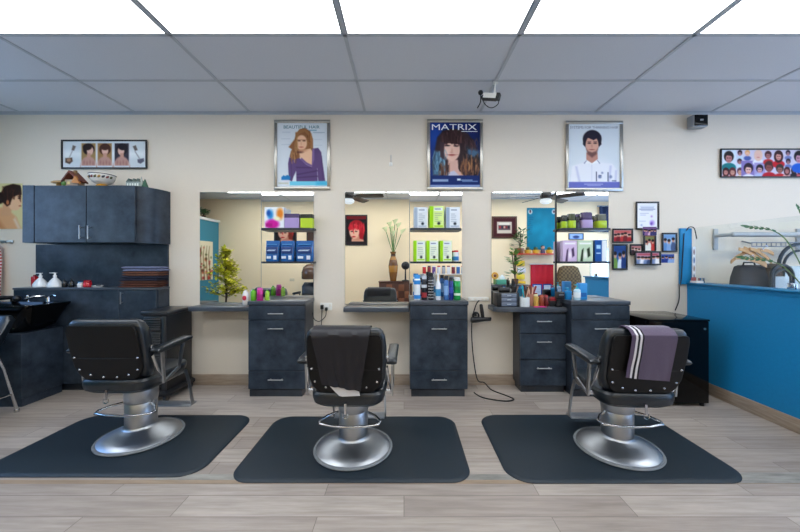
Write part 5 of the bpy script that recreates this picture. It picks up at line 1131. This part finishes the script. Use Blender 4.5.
def bushy(name, label, x, y, z, pot, foliage, n, R, H, seed, stems=5, ll=.09, lm=None, h0=.1, stemr=.006):
    t = thing(name, label, 'plant', (x, y, z)); pr, ph, pc = pot
    MB(pc).lathe([(pr*.7, 0), (pr*.75, .005), (pr, ph), (pr*1.05, ph), (pr*.9, ph*.92), (.001, ph*.9)], x, y, z+.001, 22).build('pot', GLOSSP, t)
    r = random.Random(seed); s = MB(); l = MB()
    for k in range(stems):
        a = 2*PI*k/stems+r.random(); tip = Vector((x+R*.6*math.cos(a)*r.random(), y+R*.6*math.sin(a)*r.random(), z+ph+H*(.6+.4*r.random()))); b = Vector((x, y, z+ph*.9)); P = sm([b, b.lerp(tip, .5)+Vector((0, 0, H*.06)), tip], 6); s.tube(P, stemr, 5)
        for q in range(n//stems):
            u = h0+(1-h0)*r.random(); pt = P[min(len(P)-1, int(u*(len(P)-1)))]; an = r.random()*2*PI; sp = R*(1-.6*u)*r.random()
            dv = Vector((math.cos(an), math.sin(an), .3+.5*r.random())); leaf(l, pt+dv*sp*.8, dv+Vector((0, 0, -.3*r.random())), Vector((0, 0, 1)), ll*(.7+.6*r.random()), ll*.45)
    s.build('stems', BARK, t); l.build('leaves', lm or LEAFM, t); return t
bushy('trailing_plant', 'leafy green plant at the end of the red shelf in the third mirror', mx(520, 8.35), ys+.0, zs, (.09, .13, '8a5a3a'), None, 70, .22, .5, 5, 5, .12)
# teal reception desk with plants
DD = 7.6; x0, x1 = mx(489, DD), mx(527, DD); yd = my(DD); zt = mz(284.5, DD)
t = thing('reception_desk', 'teal reception desk with a dark top seen at the edge of the third mirror', 'desk', ((x0+x1)/2, yd, 0))
MB().box(x0, x1, yd-.45, yd, 0, zt-.035).build('body', TEAL, t); MB().box(x0-.02, x1+.02, yd-.47, yd+.03, zt-.034, zt, .004).build('desk_top', TOPM, t)
MB('17566a').box(x0+.06, x1-.06, yd+.0005, yd+.012, .08, zt-.1).build('front_panel', PAINT, t)
t = bushy('bamboo_plant', 'bamboo plant in a brown pot on the reception desk', mx(517, DD), yd-.15, zt, (.08, .12, '6b4a34'), None, 60, .16, .75, 9, 4, .17, mat('bamboo_leaves', '3f7a34', .45, col2='86a84a', scale=8), .15, .012)
x = mx(503, DD); t = thing('tissue_box', 'green tissue box on the reception desk', 'box', (x, yd-.1, zt)); MB('5aa88a').box(x-.13, x+.13, yd-.16, yd-.03, zt+.001, zt+.11, .006).build('box', PAINT, t); MB('eef0ee').loft([[(x+r*math.cos(a), yd-.095+r*.4*math.sin(a), zt+z) for a in [2*PI*k/12 for k in range(12)]] for r, z in ((.05, .112), (.07, .15), (.03, .2), (.005, .22))]).build('tissue', PAINT, t)
x = mx(495.5, DD); t = thing('sunflower', 'yellow flower in a small vase on the reception desk', 'flower', (x, yd-.1, zt)); MB('7a9a5a').cyl((x, yd-.1, zt+.001), (x, yd-.1, zt+.14), .025).build('vase', PAINT, t)
f = MB('e2a632'); 
for k in range(12): a = 2*PI*k/12; f.ball((x+.06*math.cos(a), yd-.06, zt+.2+.06*math.sin(a)), .024, 8, (1, .4, 1))
f.build('petals', PAINT, t); MB('8a4a22').ball((x, yd-.055, zt+.2), .035, 10, (1, .5, 1)).build('flower_centre', PAINT, t); MB('4a7a3a').cyl((x, yd-.08, zt+.13), (x, yd-.065, zt+.19), .006).build('stem', PAINT, t)
# red cloth with notices, yellow packets rack
x0, x1 = mx(530, DB), mx(552.5, DB); z0, z1 = mz(297, DB), mz(264.5, DB)
rows = [[(x0+(x1-x0)*j/16, YB+.02+.012*math.sin(j*1.3), z1+(z0-z1)*i/6) for j in range(17)] for i in range(7)]
t = thing('red_cloth', 'bright red cloth hanging on the wall under the red shelf', 'cloth', ((x0+x1)/2, YB, z0)); MB().sheet(rows, .006).build('cloth', REDM, t); MB().cyl((x0-.03, YB+.025, z1+.01), (x1+.03, YB+.025, z1+.01), .012).build('rod', WHITEP, t)
for k, (a, b) in enumerate(((533, 542.5), (543.5, 552))):
    t = thing('notice', ['blue edged notice pinned low on the red cloth, nearer the desk', 'blue edged notice pinned low on the red cloth, nearer the armchair'][k], 'notice', (mx(a, 8.4), my(8.4), mz(296, 8.4)), 'blue notices'); p = Pic(0, 0, 60, 70, '2f5aa0', 24); p.rect(7, 7, 53, 63, 'd5dde8')
    for q in range(5): p.rect(13, 14+q*9, 46, 17+q*9, '7a90b8', a=.7)
    xa, xb = mx(a, 8.4), mx(b, 8.4); MB('2f5aa0').box(xa, xb, YB+.05, YB+.056, mz(296, 8.4), mz(284, 8.4)).build('sheet', PAINT, t); p.build('print', xa, xb, mz(296, 8.4), mz(284, 8.4), YB+.0568, t)
for k in range(5):
    x = mx(524, 8.2); z = mz(294-k*7, 8.2); o = MB(['e8c21c', 'e6b81a', 'efcf3a', 'd8d8e0', 'f0cc28'][k]).box(x-.1+.02*(k % 2), x+.1+.02*(k % 2), YB+.02, YB+.07, z, z+.13, .01).build('yellow_packet', PAINT)
    tag(o, ['yellow packet lowest of the row hanging beside the red cloth', 'yellow packet second from the bottom beside the red cloth', 'yellow packet in the middle of the row beside the red cloth', 'white packet fourth from the bottom beside the red cloth', 'yellow packet topmost of the row beside the red cloth'][k], 'packet', 'packets hanging by the red cloth')
# armchair with a checked cover
x, D = mx(572, 8.0), 8.0; y = my(D)
CHK, nt, b = nodes_of('brown_checked_fabric'); ck = nt.nodes.new('ShaderNodeTexChecker'); ck.inputs['Scale'].default_value = 22; ck.inputs['Color1'].default_value = lin('4a3b26'); ck.inputs['Color2'].default_value = lin('6f5c3c'); tc = nt.nodes.new('ShaderNodeTexCoord'); nt.links.new(tc.outputs['Object'], ck.inputs['Vector']); nt.links.new(ck.outputs['Color'], b.inputs['Base Color']); b.inputs['Roughness'].default_value = .9
t = thing('wing_armchair', 'brown checked high-back armchair seen under the lower shelf of the third mirror', 'armchair', (x, y, 0))
MB().loft(pad([(x, y-.15, .3, .28, .09), (x, y-.16, .34, .3, .1), (x, y-.19, 1.0, .29, .1), (x, y-.2, 1.2, .22, .09), (x, y-.2, 1.25, .12, .05)], 32, 4)).build('backrest', CHK, t); MB().box(x-.3, x+.3, y-.12, y+.35, .2, .45, .05, 3).build('seat', CHK, t)
for sx in (-.32, .32): MB().box(x+sx-.06, x+sx+.06, y-.2, y+.33, .2, .62, .05, 3).build('armrest', CHK, t)
for sx in (-.26, .26):
    for sy in (-.15, .28): MB().cyl((x+sx, y+sy, 0), (x+sx, y+sy, .22), .018, .025).build('leg', WOODB, t)
# vase with white flowers on a woven chest
D = 8.0; x0, x1 = mx(379, D), mx(412, D); yc = my(D); zc = mz(281.5, D)
t = thing('woven_chest', 'dark brown chest with a grid of square fronts seen in the middle mirror', 'chest', ((x0+x1)/2, yc, 0)); MB().box(x0, x1, yc-.35, yc, .05, zc-.02, .005).build('body', WOODB, t); MB().box(x0-.015, x1+.015, yc-.36, yc+.015, zc-.0195, zc, .004).build('chest_top', WOODB, t)
m = MB('7a4a30')
for i in range(5):
    for k in range(4):
        if (i+k) % 2 == 0: m.box(x0+.03+(x1-x0-.06)*i/5, x0+.02+(x1-x0-.06)*(i+1)/5, yc, yc+.012, .1+(zc-.16)*k/4, .09+(zc-.16)*(k+1)/4, .003)
m.build('square_fronts', PAINT, t)
for sx in (x0+.05, x1-.05):
    for sy in (-.3, -.05): MB().box(sx-.025, sx+.025, yc+sy-.025, yc+sy+.025, 0, .05).build('foot', WOODB, t)
x = mx(393, D); t = thing('floor_vase', 'tall brown patterned vase with white callas on the dark chest', 'vase', (x, yc-.17, zc))
MB().lathe([(.07, 0), (.075, .01), (.105, .22), (.115, .38), (.09, .52), (.06, .6), (.055, .66), (.075, .72), (.065, .72), (.04, .62)], x, yc-.17, zc+.001, 28, cols=['4a3018', '8a5a28', 'a8742e', '6a4424', '9a6a2c', '4a3018', '7a5228', '5a3a1c', '3a2614']).build('vase', GLOSSP, t)
s = MB(); fl = MB('e8edb8'); 
for k, (dx, h) in enumerate(((-.13, .5), (-.06, .62), (0, .4), (.08, .6), (.15, .45), (.03, .68), (-.03, .52))):
    b0 = Vector((x, yc-.17, zc+.66)); tp = Vector((x+dx*1.3, yc-.17+.04*((k % 3)-1), zc+.7+h)); s.tube(sm([b0, b0.lerp(tp, .5)+Vector((dx*.15, 0, .05)), tp], 5), .008, 6)
    fl.loft([[(tp.x+r*math.cos(a)+q*dx*.3, tp.y+r*math.sin(a), tp.z+q*.1+(.02*math.cos(a) if q > .8 else 0)) for a in [2*PI*j/10 for j in range(10)]] for q, r in ((0, .01), (.4, .03), (.8, .05), (1.2, .07))], True, False)
s.build('stems', LEAFM, t); fl.build('flowers', PAINT, t)
x = mx(405.5, D); t = thing('desk_fan', 'small black desk fan on the dark chest', 'fan', (x, yc-.12, zc)); MB().lathe([(.09, 0), (.09, .02), (.02, .04), (.015, .3)], x, yc-.12, zc+.001, 20).build('base', BLACKP, t); m = MB(); m.ball((x, yc-.12, zc+.38), .1, 14, (1, .6, 1)); m.build('fan_head', BLACKP, t)
# wall ledge of little bottles
D = 8.3; x0, x1, z = mx(423, D), mx(464, D), mz(271.5, D); y = my(D)
o = MB().box(x0-.03, x1+.03, YB, y+.06, z-.02, z, .003).build('bottle_ledge', WHITEP); tag(o, 'white wall ledge of small bottles seen under the lower middle shelf', 'shelf')
for k in range(9):
    x = x0+.03+(x1-x0-.06)*k/8; spray_can(f'small {["red","dark red","purple","white","silver","white","maroon","blue","red-capped"][k]} bottle on the white ledge, {["first","second","third","fourth","fifth","sixth","seventh","eighth","ninth"][k]} along', x, y, .045, .2, ['c02a30', '8a1c24', '6a4a90', 'e0e0e4', 'a8acb4', 'dcdce0', '7a2430', '3a6aa8', 'd0d4da'][k], ['e8e8e8', '2a2a30', 'e0d8e8', 'c02a30', '303038', '8a3040', 'e0e0e0', 'e6e6ea', 'c83038'][k], (), z+.001, 'small bottles on the white ledge')
# dryer chair
D = 7.9; x = mx(310, D); y = my(D); t = thing('dryer_chair', 'dark salon chair with a brown hood dryer seen at the edge of the first mirror', 'chair', (x, y, 0))
MB().box(x-.27, x+.27, y-.25, y+.28, .3, .47, .05, 3).build('seat', LEATHER, t); MB().loft(pad([(x, y-.26, .4, .26, .06), (x, y-.3, .75, .27, .06), (x, y-.33, .84, .22, .03)], 28, 4)).build('backrest', LEATHER, t)
for sx in (-.31, .31): MB().box(x+sx-.035, x+sx+.035, y-.25, y+.2, .58, .63, .015).build('armrest', LEATHER, t); m = MB(); m.tube([(x+sx, y-.22, .02), (x+sx, y-.22, .58), (x+sx, y+.17, .58), (x+sx, y+.17, .02)], .014, 8); m.build('leg_frame', CHROME, t)
MB('5a4030').lathe([(.2, 0), (.215, .02), (.215, .16), (.18, .28), (.1, .35), (.001, .37)], x, y-.1, .93, 28, cap0=False).build('dryer_hood', GLOSSP, t); MB().tube([(x, y-.36, .3), (x, y-.40, 1.2), (x, y-.3, 1.32), (x, y-.15, 1.3)], .02, 10).build('hood_arm', GREYM, t)
x = mx(292.5, DB); z = mz(277.5, DB); t = thing('wall_socket', 'beige wall socket seen below the shelves of the first mirror', 'outlet', (x, YB, z)); MB('d8c8a8').box(x-.06, x+.06, YB, YB+.01, z-.035, z+.035, .003).build('plate', PAINT, t)
# picture on the teal wall, plants on its ledge, the yellow tree
x = XL+.0005; D0, D1 = 7.75, 8.25; p = Pic(0, 0, 60, 170, 'ddd3b8', 40); rnd = random.Random(8)
for k in range(40): p.ell(rnd.uniform(0, 60), 170*rnd.random()**.6, rnd.uniform(2, 5), rnd.uniform(3, 9), rnd.choice(['a8323a', 'c86a5a', '7a4a34', '5a6a3a', 'b8503a']), 2, a=.8)
for k in range(6): p.poly([(6+k*9, 170), (12+k*8, 60), (10+k*8, 20), (14+k*8, 60), (9+k*9, 170)], '5a4a34', 2, .8)
t = thing('blossom_picture', 'tall cream picture of red blossoms on the teal wall seen in the first mirror', 'picture', (x, my(8), .9)); MB('d8cfb8').box(x, x+.02, my(8.2), my(7.4), .86, 1.78).build('canvas', PAINT, t); p.build('print', my(8.2), my(7.4), .86, 1.78, x+.0206, t, axis='x')
for k, yy in enumerate((my(7.62), my(7.95), my(7.3))):
    q = bushy('ledge_plant', ['bushy green plant on the white ledge nearest the corner', 'bushy green plant on the white ledge over the blossom picture', 'bushy green plant on the white ledge farther along the teal wall'][k], XL-.05, yy, 2.341, (.05, .05, '6b4a34'), None, 90, .14, .14, 30+k, 6, .1, mat('dark_leaf', '35552f', .5, col2='5d7a45'), .1)
    q['group'] = 'plants on the white ledge'
D = 7.3; x = mx(226, D); y = my(D)
t = thing('indoor_tree', 'yellow-green leafy indoor tree in a clay pot seen in the first mirror', 'tree', (x, y, 0)); MB('6b4a34').lathe([(.13, 0), (.15, .01), (.19, .32), (.2, .34), (.18, .34), (.16, .3), (.001, .29)], x, y, 0, 26).build('pot', PAINT, t)
s = MB(); l = MB(); rnd = random.Random(12); top = 1.52; s.tube(sm([(x, y, .28), (x+.02, y, .7), (x-.02, y+.02, 1.1), (x+.02, y, top)], 6), [.022, .022, .021, .02, .02, .019, .018, .018, .017, .016, .016, .015, .014, .013, .012, .011, .01, .009, .008], 7)
for k in range(110):
    u = rnd.random(); zz = .5+(top-.5)*u; an = rnd.random()*2*PI; R = .06+.42*(1-u)**.8*rnd.uniform(.4, 1); tip = Vector((x+R*math.cos(an), y+R*math.sin(an), zz+.08+.1*rnd.random())); b0 = Vector((x, y, zz-.03)); s.tube([b0, b0.lerp(tip, .5)+Vector((0, 0, .03)), tip], .004, 5)
    for q in range(11): pt = b0.lerp(tip, .3+.7*rnd.random()); leaf(l, pt, Vector((rnd.uniform(-1, 1), rnd.uniform(-1, 1), rnd.uniform(-.4, .6))), Vector((0, 0, 1)), rnd.uniform(.06, .11), .055)
s.build('trunk', BARK, t); l.build('leaves', LEAFY, t)
# ceiling fans
def fan(x, y, a0, label, idx):
    t = thing('ceiling_fan', label, 'fan', (x, y, ZC), 'ceiling fans'); zt = ZC-.0065
    m = MB(); m.lathe([(.07, -.0), (.06, -.05), (.02, -.06)], x, y, zt, 24); m.cyl((x, y, zt-.05), (x, y, 2.66), .014); m.build('rod', BLADE, t)
    MB().lathe([(.03, .11), (.09, .1), (.11, .05), (.1, 0), (.06, -.02)], x, y, 2.56, 28).build('motor', BLADE, t)
    MB().lathe([(.09, -.02), (.115, -.05), (.1, -.09), (.05, -.115), (.001, -.12)], x, y, 2.56, 28, cap0=False).build('light_bowl', BULB, t)
    for k in range(5):
        a = a0+2*PI*k/5; M = Matrix.Translation((x, y, 2.60)) @ Matrix.Rotation(a, 4, 'Z') @ Matrix.Rotation(.25, 4, 'X')
        b = MB(); bm = [(.16, -.055), (.3, -.08), (.66, -.085), (.7, -.06), (.7, .06), (.66, .085), (.3, .08), (.16, .055)]
        b.loft([[M @ Vector((p, q, h)) for p, q in bm] for h in (-.004, .004)], smooth=False); b.loft([[M @ Vector((r, q*.02, w*.006)) for q, w in ((-1, -1), (1, -1), (1, 1), (-1, 1))] for r in (.09, .2)], smooth=False); b.build('blade', BLADE, t)
fan(2.82, .42, PI+.05, 'dark ceiling fan with a lit glass bowl seen in the third mirror', 0); fan(-1.10, .42, .1, 'dark ceiling fan seen at the top corner of the middle mirror', 1)
# dark blue valance over the window behind
t = thing('window_valance', 'dark blue valance hanging over the window behind the half wall', 'valance', (5.4, YN+.1, 2.3)); rows = [[(4.95+.95*j/40, YB+.05+.03*math.sin(j*1.1), 2.75-.65*i/4) for j in range(41)] for i in range(5)]
MB().sheet(rows, .006).build('cloth', mat('dark_blue_fabric', '1c2f52', .85, var=.1), t); MB().cyl((4.9, YB+.05, 2.76), (5.95, YB+.05, 2.76), .014).build('rod', GREYM, t)

# ================================================================== light, sky, camera
w = bpy.data.worlds.new('daylight'); bpy.context.scene.world = w; w.use_nodes = True; nt = w.node_tree
bg = nt.nodes['Background']; tc = nt.nodes.new('ShaderNodeTexCoord'); sx = nt.nodes.new('ShaderNodeSeparateXYZ'); rp = nt.nodes.new('ShaderNodeValToRGB')
nt.links.new(tc.outputs['Generated'], sx.inputs[0]); nt.links.new(sx.outputs['Z'], rp.inputs[0]); nt.links.new(rp.outputs['Color'], bg.inputs['Color'])
rp.color_ramp.elements[0].position = -.0; rp.color_ramp.elements[0].color = (.36, .56, .94, 1); rp.color_ramp.elements[1].position = .6; rp.color_ramp.elements[1].color = (.22, .45, 1, 1)
bg.inputs['Strength'].default_value = 4.8
def portal(name, loc, rot, sx, sy):
    l = bpy.data.lights.new(name, 'AREA'); l.shape = 'RECTANGLE'; l.size = sx; l.size_y = sy; l.cycles.is_portal = True
    o = bpy.data.objects.new(name, l); C.objects.link(o); o.location = loc; o.rotation_euler = rot
portal('window_daylight', (5.25, YN-.11, 1.275), (PI/2, 0, PI), 1.0, .85)
portal('window_daylight', (XL-.11, 1.75, 1.875), (PI/2, 0, -PI/2), 1.9, 1.05)
portal('window_daylight', (XR+.11, .65, 1.4), (PI/2, 0, PI/2), 2.5, 2.4)
cd = bpy.data.cameras.new('camera'); cam = bpy.data.objects.new('camera', cd); C.objects.link(cam)
cam.location = (0, 0, EYE); cam.rotation_euler = (PI/2, 0, 0)
cd.sensor_width = 36; cd.lens = F/800*36; cd.shift_x = -(PX-400)/800; cd.shift_y = (PY-266)/800; cd.clip_start = .02
sc = bpy.context.scene; sc.camera = cam
sc.view_settings.view_transform = 'Standard'; sc.view_settings.look = 'None'; sc.view_settings.exposure = 0.7; sc.view_settings.gamma = 1; sc.view_settings.use_curve_mapping = False
try:
    sc.cycles.max_bounces = 10; sc.cycles.diffuse_bounces = 6; sc.cycles.glossy_bounces = 5; sc.cycles.transparent_max_bounces = 12
    sc.cycles.sample_clamp_indirect = 6
except Exception: pass
